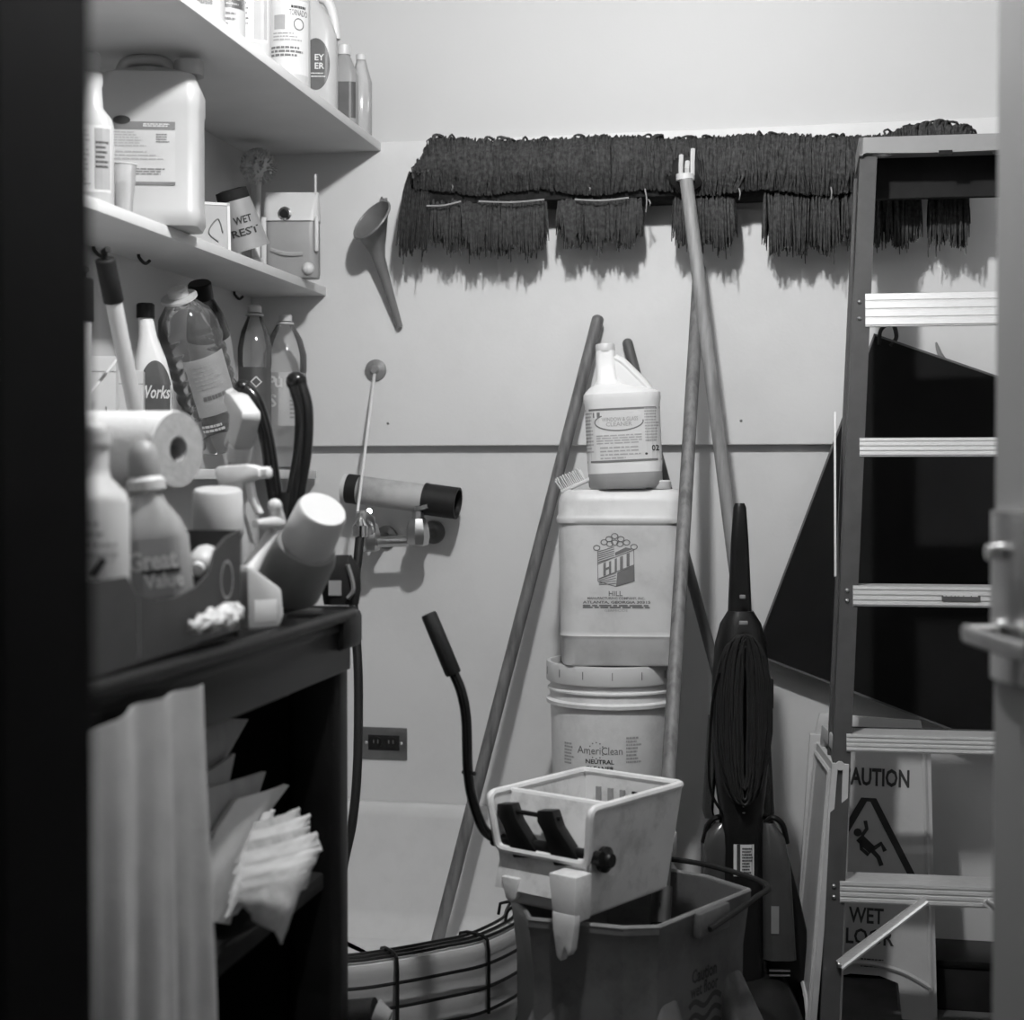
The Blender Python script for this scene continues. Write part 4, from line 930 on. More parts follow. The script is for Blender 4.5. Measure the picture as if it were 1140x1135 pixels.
for (xx, s) in ((xl, -1), (xr, 1)):
    obj('tank_handle', tube(spline([(xx - s * 0.022, -0.02, vz(914)), (xx - s * 0.006, -0.03, vz(906)), (xx + s * 0.014, -0.03, vz(914)), (xx + s * 0.024, -0.02, vz(935))], 5), 0.006, 8), 'black_plastic', va)
obj('tank_label', box(xr - 0.012, xr + 0.004, -0.0565, -0.0555, vz(1030), vz(1000)), 'grey_plastic', va, 0)
obj('hose_side', prism([(xr + 0.005, vz(935)), (xr + 0.024, vz(940)), (xr + 0.055, vz(1000)), (xr + 0.070, vz(1035)), (xr + 0.070, 0.03), (xr - 0.02, 0.03)], 0.0, 0.085, 0.006), 'black_plastic', va)
obj('nozzle_base', loft([rr(0.25, 0.28, 0.05, 0.012, 4, 0.0, -0.07), rr(0.25, 0.28, 0.05, 0.05, 4, 0.0, -0.07), rr(0.22, 0.20, 0.05, 0.10, 4, 0.0, -0.04), rr(0.17, 0.13, 0.04, 0.14, 4, 0, 0)]), 'black_plastic', va)
for k in (0, 1): obj('latch', box(vx(853, 1072), vx(876, 1072), -0.062, -0.055, vz(1069 + 5 * k) - 0.0025, vz(1069 + 5 * k) + 0.001), 'steel', va, 0)
for s in (-1, 1): obj('wheel', xf(lathe([(0.03, -0.01), (0.035, -0.007), (0.035, 0.007), (0.03, 0.01)], 18), Matrix.Translation((s * 0.115, 0.035, 0.035)) @ Matrix.Rotation(math.pi / 2, 4, 'Y')), 'black_rubber', va)

# ================================================================ folding floor signs
def sign_leaf(w0, w1, h, t=0.012):
    """one leaf, hinge at the top, foot cut-out at the bottom; x,z outline pushed along y"""
    pts = [(-w1 / 2, 0), (-w0 / 2, h), (w0 / 2, h), (w1 / 2, 0), (w1 / 2 * 0.52, 0), (w1 / 2 * 0.46, 0.075), (w1 / 2 * 0.2, 0.088), (-w1 / 2 * 0.2, 0.088), (-w1 / 2 * 0.46, 0.075), (-w1 / 2 * 0.52, 0)]
    return prism(pts[::-1], -t / 2, t / 2)
def floor_sign(label, M, spread=6.0, printed=True, w0=0.245, w1=0.30, h=0.60):
    s = thing('floor_sign', label, 'sign', M=M, group='folding wet floor signs')
    for k, sg in enumerate((-1, 1)):
        # the leaf is built standing at its own foot and tilted about the hinge
        HM = Matrix.Translation((0, 0, h)) @ Matrix.Rotation(math.radians(sg * spread / 2), 4, 'X') @ Matrix.Translation((0, sg * 0.011, -h))
        leaf = sign_leaf(w0, w1, h); lf = obj('leaf', xf(leaf, HM), 'sign_plastic', s, 20)
        fr_ = []
        for sx in (-1, 1): fr_.append(tube([(sx * (w1 / 2 - 0.014), sg * 0.007, 0.06), (sx * (w0 / 2 - 0.014), sg * 0.007, h - 0.02)], 0.0055, 6))
        fr_.append(tube([(-w0 / 2 + 0.014, sg * 0.007, h - 0.02), (w0 / 2 - 0.014, sg * 0.007, h - 0.02)], 0.0055, 6))
        fr_.append(tube(spline([(-w1 / 2 + 0.014, sg * 0.007, 0.07), (-w1 / 4, sg * 0.007, 0.10), (0, sg * 0.007, 0.112), (w1 / 4, sg * 0.007, 0.10), (w1 / 2 - 0.014, sg * 0.007, 0.07)], 5), 0.0055, 6))
        obj('raised_border', xf(join(*fr_), HM), 'sign_plastic', lf)
        if printed and sg < 0:
            B = bvh(xf(leaf, HM)); 
            def on(name, g, x, z, off=0.0012): obj(name, lay(g, B, Matrix.Translation((x, 0, z)), off), 'ink', lf, 0)
            on('lettering', text2d('CAUTION', w=0.150, h=0.040, bold=0.03), 0.012, h - 0.085)
            tri = [(-0.112, -0.098), (-0.01, 0.09), (0.01, 0.09), (0.112, -0.098), (0.10, -0.11), (-0.10, -0.11)]
            on('warning_triangle', strip2d([tri[-1], tri[0], tri[1], tri[2], tri[3], tri[4], tri[5]], 0.015), 0.0, h - 0.225)
            man = join(oval2d(0.020, 0.020, -0.032, 0.020, 14), strip2d([(-0.028, 0.008), (-0.006, -0.012), (0.006, -0.022)], 0.022), strip2d([(-0.022, 0.012), (-0.010, 0.030), (-0.014, 0.050)], 0.009),
                       strip2d([(-0.024, 0.002), (-0.022, -0.020), (-0.004, -0.034)], 0.009), strip2d([(0.004, -0.020), (0.026, -0.004), (0.036, -0.022)], 0.011), strip2d([(0.002, -0.020), (0.020, -0.038), (0.028, -0.058)], 0.011))
            on('slipping_figure', ([p * 0.88 for p in man[0]], man[1]), 0.006, h - 0.225)
            on('floor_line', rect2d(0.095, 0.010), -0.006, h - 0.302)
            on('lettering', text2d('WET', w=0.075, h=0.034, bold=0.02), 0, h - 0.385)
            on('lettering', text2d('FLOOR', w=0.12, h=0.034, bold=0.02), 0, h - 0.43)
            on('fine_print', lines2d(0.06, 0.022, 3, 30, 0.4), 0.02, h - 0.485)
    obj('carry_handle', join(prism([(-w0 / 2 + 0.01, h - 0.002), (-w0 / 2 + 0.02, h + 0.050), (w0 / 2 - 0.02, h + 0.044), (w0 / 2 - 0.012, h - 0.002), (w0 / 2 - 0.045, h - 0.002), (w0 / 2 - 0.055, h + 0.018), (-w0 / 2 + 0.055, h + 0.018), (-w0 / 2 + 0.045, h - 0.002)], -0.006, 0.012, 0.002)), 'sign_plastic', s)
    for sx in (-1, 1): obj('hinge_pin', tube([(sx * (w0 / 2 - 0.03), 0, h - 0.004), (sx * w0 / 2, 0, h - 0.004)], 0.009, 10), 'sign_plastic', s)
    return s
SY = 3.52
s2 = onY(961, 1000, SY)
floor_sign('grey folding floor sign with warning triangle facing the camera behind the ladder', Matrix.Translation((s2.x, SY, 0.0)) @ Matrix.Rotation(math.radians(2), 4, 'Z') @ Matrix.Rotation(math.radians(-7), 4, 'X') @ Matrix.Rotation(math.radians(1.6), 4, 'Y'), 5.0, True, 0.262, 0.31)
s1 = onY(914, 1130, 3.30)
floor_sign('folded floor sign seen edge on between the vacuum and the ladder', Matrix.Translation((s1.x - 0.016, 3.35, 0.0)) @ Matrix.Rotation(math.radians(97), 4, 'Z') @ Matrix.Rotation(math.radians(3.6), 4, 'X'), 2.5, False)
p = onY(1078, 1107, 3.60)
bx_ = thing('low_box', 'low black box on the floor right of the floor sign', 'box', (p.x + 0.06, 3.66, 0), 0)
obj('box_body', box(-0.13, 0.13, -0.09, 0.07, 0.0, 0.095, 0.004), 'black_matte', bx_)
obj('lid', box(-0.134, 0.134, -0.094, 0.074, 0.0955, 0.112, 0.004), 'black_plastic', bx_)
# ================================================================ bottles and the like
def Yat(u, X): return onX(u, 530, X).y
def stand(name, label, cat, u, X, Z, rz=0.0, group=None, lean=None):
    M = Matrix.Translation((X, Yat(u, X), Z)) @ Matrix.Rotation(math.radians(rz), 4, 'Z')
    if lean: M = M @ Matrix.Rotation(math.radians(lean[0]), 4, 'Y') @ Matrix.Rotation(math.radians(lean[1]), 4, 'X')
    t = thing(name, label, cat, M=M, group=group)
    return t
CAMROT = 22.0                                   # things on the left face the door roughly at this turn
def band(par, B, w, h, x, z, m, name='label', nu=12, off=0.0008, rz=0.0, label=None):
    return obj(name, lay(rect2d(w, h, 0, 0, nu, 2), B, face_frame(x, z, rz), off), m, par, 0, label=label)
def prt(par, B, g, x, z, m, name='fine_print', off=0.0016, rz=0.0): return obj(name, lay(g, B, face_frame(x, z, rz), off), m, par, 0)
def cap_at(t, z, r, h, m='white_plastic', name='screw_cap', cx=0.0, ribs=True):
    c = obj(name, mv(lathe([(r, 0), (r, h - 0.003), (r - 0.003, h)], 24), cx, 0, z), m, t)
    return c

# ---- upper shelf
ZU1 = ZU + 0.0005
t = stand('cleaner_bottle', 'white bottle at the left cut off by the top edge, its label faintly printed', 'bottle', 226, XU - 0.055, ZU1, 25, 'bottles on the upper shelf')
g = lathe([(0.040, 0), (0.043, 0.004), (0.043, 0.20), (0.036, 0.225), (0.015, 0.25), (0.015, 0.27)], 32); b = obj('bottle_body', g, 'bottle_white', t); B = bvh(g); cap_at(t, 0.262, 0.018, 0.025)
l = band(b, B, 0.072, 0.13, 0, 0.115, 'label_white'); prt(l, B, lines2d(0.055, 0.09, 10, 40, 0.45), 0, 0.11, 'ink_faint'); prt(l, B, lines2d(0.05, 0.02, 1, 41, 0.5), 0, 0.035, 'ink_grey')
t = stand('cleaner_jar', 'pale jar with dark striped label on the upper shelf', 'jar', 253, XU - 0.055, ZU1, 22, 'bottles on the upper shelf')
g = lathe([(0.036, 0), (0.038, 0.004), (0.038, 0.16), (0.033, 0.175)], 32); b = obj('jar_body', g, 'bottle_white', t); B = bvh(g); cap_at(t, 0.174, 0.034, 0.03)
l = band(b, B, 0.068, 0.055, 0, 0.088, 'label_dark'); prt(l, B, lines2d(0.06, 0.05, 5, 42, 0.3, ragged=0.1), 0, 0.088, 'label_grey'); prt(b, B, lines2d(0.05, 0.03, 3, 43, 0.4), -0.006, 0.04, 'ink_grey')
t = stand('cleaner_bottle', 'white flat sided bottle with a grey panel label on the upper shelf', 'bottle', 277, XU - 0.055, ZU1, 24, 'bottles on the upper shelf')
g = loft([rr(0.085, 0.055, 0.015, 0), rr(0.09, 0.06, 0.018, 0.005), rr(0.09, 0.06, 0.018, 0.20), rr(0.05, 0.045, 0.015, 0.235), rr(0.03, 0.03, 0.014, 0.25)]); b = obj('bottle_body', g, 'bottle_white', t); B = bvh(g); cap_at(t, 0.249, 0.018, 0.03)
l = band(b, B, 0.076, 0.15, 0, 0.105, 'label_white'); band(l, B, 0.026, 0.13, 0.024, 0.10, 'label_grey', 'panel', 4, 0.0014); band(l, B, 0.040, 0.022, -0.016, 0.128, 'ink_grey', 'panel', 4, 0.0014)
prt(l, B, lines2d(0.036, 0.05, 5, 44, 0.4), -0.016, 0.085, 'ink_grey'); band(l, B, 0.018, 0.02, -0.022, 0.045, 'ink_grey', 'stamp', 3, 0.0015)
t = stand('cleaner_bottle', 'round white bottle with lettering and small round seal on the upper shelf', 'bottle', 322, XU - 0.058, ZU1, 20, 'bottles on the upper shelf')
g = lathe([(0.042, 0), (0.0475, 0.006), (0.0475, 0.195), (0.042, 0.215), (0.02, 0.235), (0.016, 0.25)], 40); b = obj('bottle_body', g, 'bottle_white', t); B = bvh(g); cap_at(t, 0.245, 0.019, 0.03)
l = band(b, B, 0.084, 0.155, 0, 0.105, 'label_white', nu=16)
prt(l, B, text2d('TORNADO', w=0.038, h=0.013, bold=0.01), 0.021, 0.156, 'ink_grey', 'lettering'); prt(l, B, lines2d(0.030, 0.007, 1, 45, 0.8, ragged=0), 0.021, 0.168, 'ink', 'fine_print')
prt(l, B, oval2d(0.022, 0.026, hole=0.8), 0.022, 0.132, 'ink_grey', 'seal'); band(l, B, 0.022, 0.030, -0.018, 0.135, 'ink_faint', 'panel', 4, 0.0014)
prt(l, B, lines2d(0.062, 0.02, 3, 46, 0.45), 0, 0.105, 'ink_faint'); prt(l, B, lines2d(0.066, 0.024, 3, 47, 0.6), -0.002, 0.074, 'ink_grey')
t = stand('handled_jug', 'white jug with a dark oval label beside the round bottle on the upper shelf', 'jug', 352, XU - 0.062, ZU1, 12, 'bottles on the upper shelf')
g = loft([rr(0.095, 0.07, 0.02, 0), rr(0.10, 0.078, 0.024, 0.006), rr(0.10, 0.078, 0.024, 0.17), rr(0.085, 0.07, 0.024, 0.21, 5, -0.006), rr(0.04, 0.04, 0.015, 0.26, 5, -0.02), rr(0.034, 0.034, 0.015, 0.285, 5, -0.022)]); b = obj('jug_body', g, 'bottle_white', t); B = bvh(g); cap_at(t, 0.284, 0.02, 0.028, cx=-0.022)
obj('handle', tube(spline([(0.0, 0, 0.262), (0.028, 0, 0.25), (0.042, 0, 0.21), (0.046, 0, 0.165)], 6), 0.012, 10), 'white_plastic', t)
l = obj('label', lay(oval2d(0.062, 0.115), B, face_frame(0.006, 0.10)), 'label_dark', b, 0, label='dark oval label')
prt(l, B, text2d('EY', h=0.014, bold=0.02), 0.014, 0.115, 'label_white', 'lettering'); prt(l, B, text2d('ER', h=0.014, bold=0.02), 0.014, 0.096, 'label_white', 'lettering'); prt(l, B, lines2d(0.034, 0.014, 2, 48, 0.35), 0.012, 0.076, 'label_white')
t = stand('cleaner_bottle', 'dark labelled bottle at the corner end of the upper shelf', 'bottle', 384, XU - 0.052, ZU1, 10, 'bottles on the upper shelf')
g = loft([rr(0.06, 0.05, 0.015, 0), rr(0.066, 0.055, 0.018, 0.005), rr(0.066, 0.055, 0.018, 0.13), rr(0.04, 0.04, 0.015, 0.165), rr(0.026, 0.026, 0.012, 0.18)]); b = obj('bottle_body', g, 'mid_plastic', t); B = bvh(g); cap_at(t, 0.179, 0.016, 0.025)
band(b, B, 0.06, 0.085, 0, 0.068, 'label_dark')
cr = onX(392, 60, XU - 0.05)
tag(obj('rubber_ring', tube([(cr.x - 0.125 + 0.075 * math.cos(2 * math.pi * k / 36) * 0.9, cr.y + 0.03 + 0.02 * math.cos(2 * math.pi * k / 36), ZU + 0.085 + 0.078 * math.sin(2 * math.pi * k / 36)) for k in range(36)], 0.0065, 8, True), 'grey_plastic'), 'grey rubber ring leaning in the corner of the upper shelf', 'ring')
t = stand('cleaner_bottle', 'slim pale bottle against the back wall on the upper shelf', 'bottle', 403, XU - 0.035, ZU1, 10, 'bottles on the upper shelf')
g = lathe([(0.024, 0), (0.026, 0.004), (0.026, 0.135), (0.016, 0.17), (0.011, 0.19)], 24); b = obj('bottle_body', g, 'clear_milky', t); cap_at(t, 0.188, 0.0125, 0.016)

# ---- middle (narrow) shelf
ZL1 = ZL_ + 0.0005
t = stand('spray_bottle', 'tall white bottle with dark side label at the near end of the middle shelf', 'bottle', 104, -1.235, ZL1, 26, 'things on the middle shelf')
g = loft([rr(0.072, 0.058, 0.018, 0), rr(0.076, 0.062, 0.02, 0.004), rr(0.076, 0.062, 0.02, 0.135), rr(0.070, 0.056, 0.02, 0.150), rr(0.040, 0.040, 0.018, 0.170), rr(0.036, 0.036, 0.0175, 0.205), rr(0.040, 0.040, 0.018, 0.215), rr(0.040, 0.040, 0.018, 0.228), rr(0.028, 0.028, 0.013, 0.232)])
b = obj('bottle_body', g, 'bottle_white', t); B = bvh(g); cap_at(t, 0.231, 0.016, 0.035, 'mid_plastic')
l = band(b, B, 0.064, 0.115, 0, 0.078, 'label_white'); band(l, B, 0.026, 0.105, 0.018, 0.078, 'label_grey', 'panel', 4, 0.0014); prt(l, B, lines2d(0.022, 0.05, 6, 49, 0.5), 0.018, 0.085, 'ink'); prt(l, B, lines2d(0.03, 0.10, 12, 50, 0.35), -0.015, 0.08, 'ink_faint')
t = stand('large_jug', 'large white rectangular jug with a printed label on the middle shelf', 'jug', 171, -1.235, ZL1, 15, 'things on the middle shelf')
JW2, JD2 = 0.192, 0.125
g = loft([rr(JW2 * 0.94, JD2 * 0.9, 0.02, 0), rr(JW2, JD2, 0.024, 0.012), rr(JW2 * 1.0, JD2, 0.024, 0.03), rr(JW2 * 0.975, JD2 * 0.96, 0.022, 0.036), rr(JW2 * 0.98, JD2 * 0.96, 0.022, 0.215), rr(JW2 * 1.0, JD2, 0.024, 0.222), rr(JW2 * 1.0, JD2, 0.024, 0.255), rr(JW2 * 0.88, JD2 * 0.9, 0.03, 0.285), rr(JW2 * 0.5, JD2 * 0.6, 0.03, 0.298)])
b = obj('jug_body', g, 'bottle_white', t); B = bvh(g)
obj('carry_handle', tube(spline([(-0.06, 0, 0.29), (-0.045, 0, 0.315), (0.0, 0, 0.32), (0.03, 0, 0.312), (0.04, 0, 0.29)], 5), 0.011, 10), 'bottle_white', t)
cap_at(t, 0.290, 0.028, 0.03, 'bottle_white', cx=0.07)
l = band(b, B, 0.128, 0.118, -0.012, 0.132, 'sign_plastic', nu=8)
band(l, B, 0.128, 0.015, -0.012, 0.183, 'ink_grey', 'label_band', 8, 0.0014); obj('oval_badge', lay(oval2d(0.032, 0.016), B, face_frame(-0.046, 0.193), 0.0018), 'ink', l, 0)
prt(l, B, lines2d(0.05, 0.007, 2, 51, 0.6, ragged=0.1), 0.018, 0.184, 'label_white', off=0.002)
prt(l, B, lines2d(0.07, 0.03, 6, 52, 0.4), -0.032, 0.158, 'ink_faint'); prt(l, B, lines2d(0.026, 0.018, 4, 53, 0.5), 0.030, 0.160, 'ink_grey'); prt(l, B, lines2d(0.10, 0.02, 3, 54, 0.35), -0.018, 0.128, 'ink_faint'); prt(l, B, lines2d(0.07, 0.014, 3, 55, 0.5), 0.0, 0.098, 'ink_grey')
band(l, B, 0.098, 0.006, 0.003, 0.076, 'ink_grey', 'label_band', 8, 0.0014)
t = stand('plastic_cup', 'small translucent cup in front of the large jug', 'cup', 139, XLS - 0.028, ZL1, 0, 'things on the middle shelf')
obj('cup_wall', lathe([(0.016, 0.0), (0.0235, 0.088), (0.0225, 0.088), (0.0152, 0.001)], 28, False, False), 'clear_milky', t); obj('rim', tube([(0.0236 * math.cos(a), 0.0236 * math.sin(a), 0.088) for a in [2 * math.pi * k / 28 for k in range(28)]], 0.0014, 6, True), 'white_plastic', t); obj('base', lathe([(0.0155, 0.0), (0.0155, 0.002)], 28), 'clear_milky', t)
t = stand('leaning_card', 'grey printed card leaning behind the large jug', 'card', 234, -1.26, ZL1, 30, 'things on the middle shelf', (0, -8))
obj('card_sheet', box(-0.045, 0.045, 0, 0.003, 0, 0.115), 'label_grey', t, 0); obj('card_border', join(box(-0.046, -0.040, -0.002, 0.0, 0, 0.116), box(0.040, 0.046, -0.002, 0.0, 0, 0.116), box(-0.046, 0.046, -0.002, 0.0, 0.110, 0.116)), 'label_white', t, 0)
obj('curl_mark', mv(tube(spline([(0.02, -0.002, 0.03), (0.0, -0.002, 0.05), (0.02, -0.002, 0.08), (0.03, -0.002, 0.05)], 5), 0.0015, 5), 0, 0, 0), 'ink_grey', t)
# rolled sign, open end down toward the door
ra, rb_ = onX(257, 212, -1.25), onX(277, 277, -1.222)
t = thing('rolled_sign', 'grey rolled plastic sleeve with black lettering leaning on the middle shelf', 'sleeve', M=Matrix.Translation(rb_) @ (ra - rb_).to_track_quat('Z', 'Y').to_matrix().to_4x4())
Lr = (ra - rb_).length
sv = lathe([(0.047, 0), (0.034, Lr), (0.0325, Lr), (0.0455, 0)], 36, False, False); s_ = obj('sleeve', sv, 'mid_plastic', t)
obj('dark_end', lathe([(0.0365, Lr * 0.80), (0.0345, Lr * 1.0), (0.02, Lr * 1.02)], 36), 'black_matte', t); obj('inside', lathe([(0.044, 0.004), (0.044, 0.006)], 30), 'black_matte', t)
MI = t.matrix_world.inverted() if False else (Matrix.Translation(rb_) @ (ra - rb_).to_track_quat('Z', 'Y').to_matrix().to_4x4()).inverted()
vdir = MI.to_3x3() @ ray(267, 250).normalized(); axz = math.degrees(math.atan2(vdir.x, vdir.y)) * -1
SV = bvh(sv)
prt(s_, SV, text2d('WET', w=0.040, h=0.016, bold=0.02), 0.006, Lr * 0.50, 'ink', 'lettering', rz=axz); prt(s_, SV, text2d('REST', w=0.060, h=0.016, bold=0.02), 0.004, Lr * 0.30, 'ink', 'lettering', rz=axz)
# round brush
t = stand('dish_brush', 'pale round headed brush standing behind the rolled sign', 'brush', 289, -1.30, ZL1, 0, 'things on the middle shelf')
zb0 = onX(289, 186, -1.30).z - ZL1
bg_ = []
rq = random.Random(11)
for k in range(420):
    z_ = rq.uniform(-1, 1); a = rq.uniform(0, 6.283); q = math.sqrt(1 - z_ * z_); d = Vector((q * math.cos(a), q * math.sin(a), z_))
    bg_.append(tube([Vector((0, 0, zb0)) + d * 0.012, Vector((0, 0, zb0)) + d * rq.uniform(0.040, 0.046)], 0.002, 4, caps=False))
obj('bristle_head', join(ball((0, 0, zb0), 0.037), *bg_), 'bristle', t, kind='stuff'); obj('handle', tube([(0.0, 0, 0.0), (-0.004, 0, zb0 * 0.5), (0, 0, zb0)], [0.009, 0.007, 0.008], 10), 'white_plastic', t)
t = stand('nozzle_tip', 'small white ribbed nozzle beside the rolled sign', 'nozzle', 286, -1.235, ZL1, 0, 'things on the middle shelf')
obj('tip', lathe([(0.016, 0), (0.016, 0.02), (0.010, 0.024), (0.010, 0.05), (0.012, 0.052), (0.012, 0.060), (0.009, 0.066), (0.011, 0.070), (0.008, 0.10)], 18), 'white_plastic', t)
obj('collar', lathe([(0.018, 0.0), (0.018, 0.012)], 18), 'white_plastic', t)
# clear pouch with snap
t = stand('clear_pouch', 'clear pouch with white header and round metal snap at the far end of the shelf', 'pouch', 326, -1.215, ZL1, 10, 'things on the middle shelf')
ph_ = onX(326, 216, -1.215).z - ZL1
obj('pouch_body', loft([rr(0.128, 0.05, 0.02, 0), rr(0.132, 0.06, 0.024, 0.01), rr(0.130, 0.058, 0.022, ph_ * 0.6), rr(0.128, 0.03, 0.012, ph_ * 0.85), rr(0.122, 0.006, 0.002, ph_)]), 'mid_plastic', t)
g = loft([rr(0.134, 0.062, 0.024, ph_ * 0.66), rr(0.132, 0.040, 0.016, ph_ * 0.86), rr(0.126, 0.012, 0.004, ph_ * 1.01)], False, False); obj('header', g, 'label_white', t)
for x0, x1, k0 in ((-0.068, -0.056, 0.02), (0.058, 0.067, 0.3)): obj('side_strip', box(x0, x1, -0.034, -0.028, ph_ * k0, ph_ * 0.7, 0.002), 'label_white', t)
sn = obj('snap', xf(lathe([(0.016, 0), (0.016, 0.003), (0.011, 0.005), (0.010, 0.002)], 22), Matrix.Translation((-0.012, -0.029, ph_ * 0.74)) @ Matrix.Rotation(math.pi / 2, 4, 'X')), 'chrome', t); obj('snap_eye', xf(lathe([(0.010, 0), (0.010, 0.003)], 18), Matrix.Translation((-0.014, -0.032, ph_ * 0.735)) @ Matrix.Rotation(math.pi / 2, 4, 'X')), 'black_matte', sn)
obj('fold_highlight', tube(spline([(-0.045, -0.031, ph_ * 0.32), (-0.01, -0.034, ph_ * 0.27), (0.03, -0.031, ph_ * 0.27)], 5), 0.005, 6), 'clear_milky', t); obj('white_knob', ball((0.042, -0.028, 0.020), 0.015), 'white_plastic', t)
obj('upright_tab', box(0.055, 0.059, -0.01, 0.0, ph_ * 0.98, ph_ * 1.22), 'label_white', t, 0)

# ---- lowest shelf: cartons, bottles; brooms in front of it
ZT1 = ZT + 0.0005
def carton(label, u, X, w, d, h, rz):
    t = stand('small_carton', label, 'carton', u, X, ZT1, rz, 'cartons on the lowest shelf')
    obj('carton_body', box(-w / 2, w / 2, -d / 2, d / 2, 0, h, 0.001), 'white_plastic', t, 0); obj('flap_line', box(-w / 2 - 0.0004, w / 2 + 0.0004, -d / 2 - 0.0006, -d / 2, h * 0.86, h * 0.866), 'ink_grey', t, 0); return t
h1 = onX(110, 398, -1.31).z - ZT1
t = carton('white carton with a curly mark behind the white broom handle', 108, -1.31, 0.075, 0.06, h1, 20)
obj('curly_mark', tube(spline([(0.006, -0.031, h1 * 0.30), (0.014, -0.031, h1 * 0.42), (0.022, -0.031, h1 * 0.34), (0.020, -0.031, h1 * 0.55)], 5), 0.0012, 5), 'ink_grey', t)
carton('plain white carton left of the dark labelled bottle', 142, -1.315, 0.065, 0.05, h1 * 0.92, 20)
tag(obj('thin_rod', rod(onX(93, 447, -1.235), onX(131, 399, -1.235), 0.003), 'white_plastic'), 'thin pale rod slanting in front of the white carton', 'rod')
# The white toilet-cleaner bottle with script label
t = stand('cleaner_bottle', 'white angled neck bottle with a dark oval script label on the lowest shelf', 'bottle', 171, -1.29, ZT1, 24, 'bottles on the lowest shelf')
hb = onX(171, 338, -1.29).z - ZT1
g = loft([rr(0.070, 0.05, 0.018, 0), rr(0.076, 0.055, 0.02, 0.005), rr(0.076, 0.055, 0.02, hb * 0.5), rr(0.06, 0.05, 0.02, hb * 0.66, 5, -0.004), rr(0.036, 0.036, 0.016, hb * 0.80, 5, -0.010), rr(0.028, 0.028, 0.0135, hb * 0.92, 5, -0.014)]); b = obj('bottle_body', g, 'milky_plastic', t); B = bvh(g); cap_at(t, hb * 0.91, 0.018, hb * 0.09, 'black_plastic', cx=-0.014)
l = obj('label', lay(oval2d(0.066, hb * 0.46), B, face_frame(0.004, hb * 0.42)), 'label_dark', b, 0, label='dark oval label with white script')
prt(l, B, text2d('Works', w=0.058, h=0.026, bold=0.02, shear=0.3), 0.004, hb * 0.46, 'label_white', 'lettering'); prt(l, B, lines2d(0.04, 0.03, 4, 60, 0.5), 0.0, hb * 0.30, 'label_white')
# ribbed clear bottle leaning left
ca_, cb_ = onX(199, 330, -1.285), onX(247, 492, -1.262)
RM = Matrix.Translation(cb_) @ (ca_ - cb_).to_track_quat('Z', 'Y').to_matrix().to_4x4()
t = thing('ribbed_bottle', 'big ribbed clear plastic bottle leaning to the left under the middle shelf', 'bottle', M=RM)
Lb = (ca_ - cb_).length; prof = [(0.055, 0), (0.064, 0.008), (0.066, 0.03)]
for k in range(7):
    z = 0.03 + (Lb * 0.70 - 0.03) * k / 7; dz = (Lb * 0.70 - 0.03) / 7
    prof += [(0.066, z + dz * 0.25), (0.062, z + dz * 0.5), (0.062, z + dz * 0.7), (0.066, z + dz * 0.95)]
prof += [(0.067, Lb * 0.72), (0.064, Lb * 0.76), (0.064, Lb * 0.80), (0.055, Lb * 0.88), (0.034, Lb * 0.95), (0.021, Lb * 0.985), (0.020, Lb * 1.02)]
b = obj('bottle_body', lathe(prof, 40), 'clear_plastic', t); obj('neck_ring', mv(lathe([(0.020, 0), (0.038, 0.0), (0.038, 0.005), (0.020, 0.006)], 30), 0, 0, Lb * 0.985), 'white_plastic', t); cap_at(t, Lb * 1.005, 0.021, 0.016)
vd2 = RM.inverted().to_3x3() @ ray(225, 410).normalized(); az2 = math.degrees(math.atan2(vd2.x, vd2.y)) * -1
BB = bvh(lathe([(0.0672, 0), (0.0672, Lb * 0.72)], 40))
l = obj('label', lay(rect2d(0.085, Lb * 0.38, 0, 0, 12, 2), BB, face_frame(0.012, Lb * 0.47, az2), 0.0005), 'clear_milky', b, 40, label='faded translucent label'); prt(l, BB, lines2d(0.05, 0.012, 1, 61, 0.8, ragged=0), 0.014, Lb * 0.40, 'ink_grey', rz=az2); prt(l, BB, lines2d(0.06, 0.06, 6, 62, 0.35), 0.012, Lb * 0.54, 'ink_faint', rz=az2); prt(l, BB, lines2d(0.05, 0.02, 2, 63, 0.6), -0.006, Lb * 0.2, 'label_white', rz=az2)
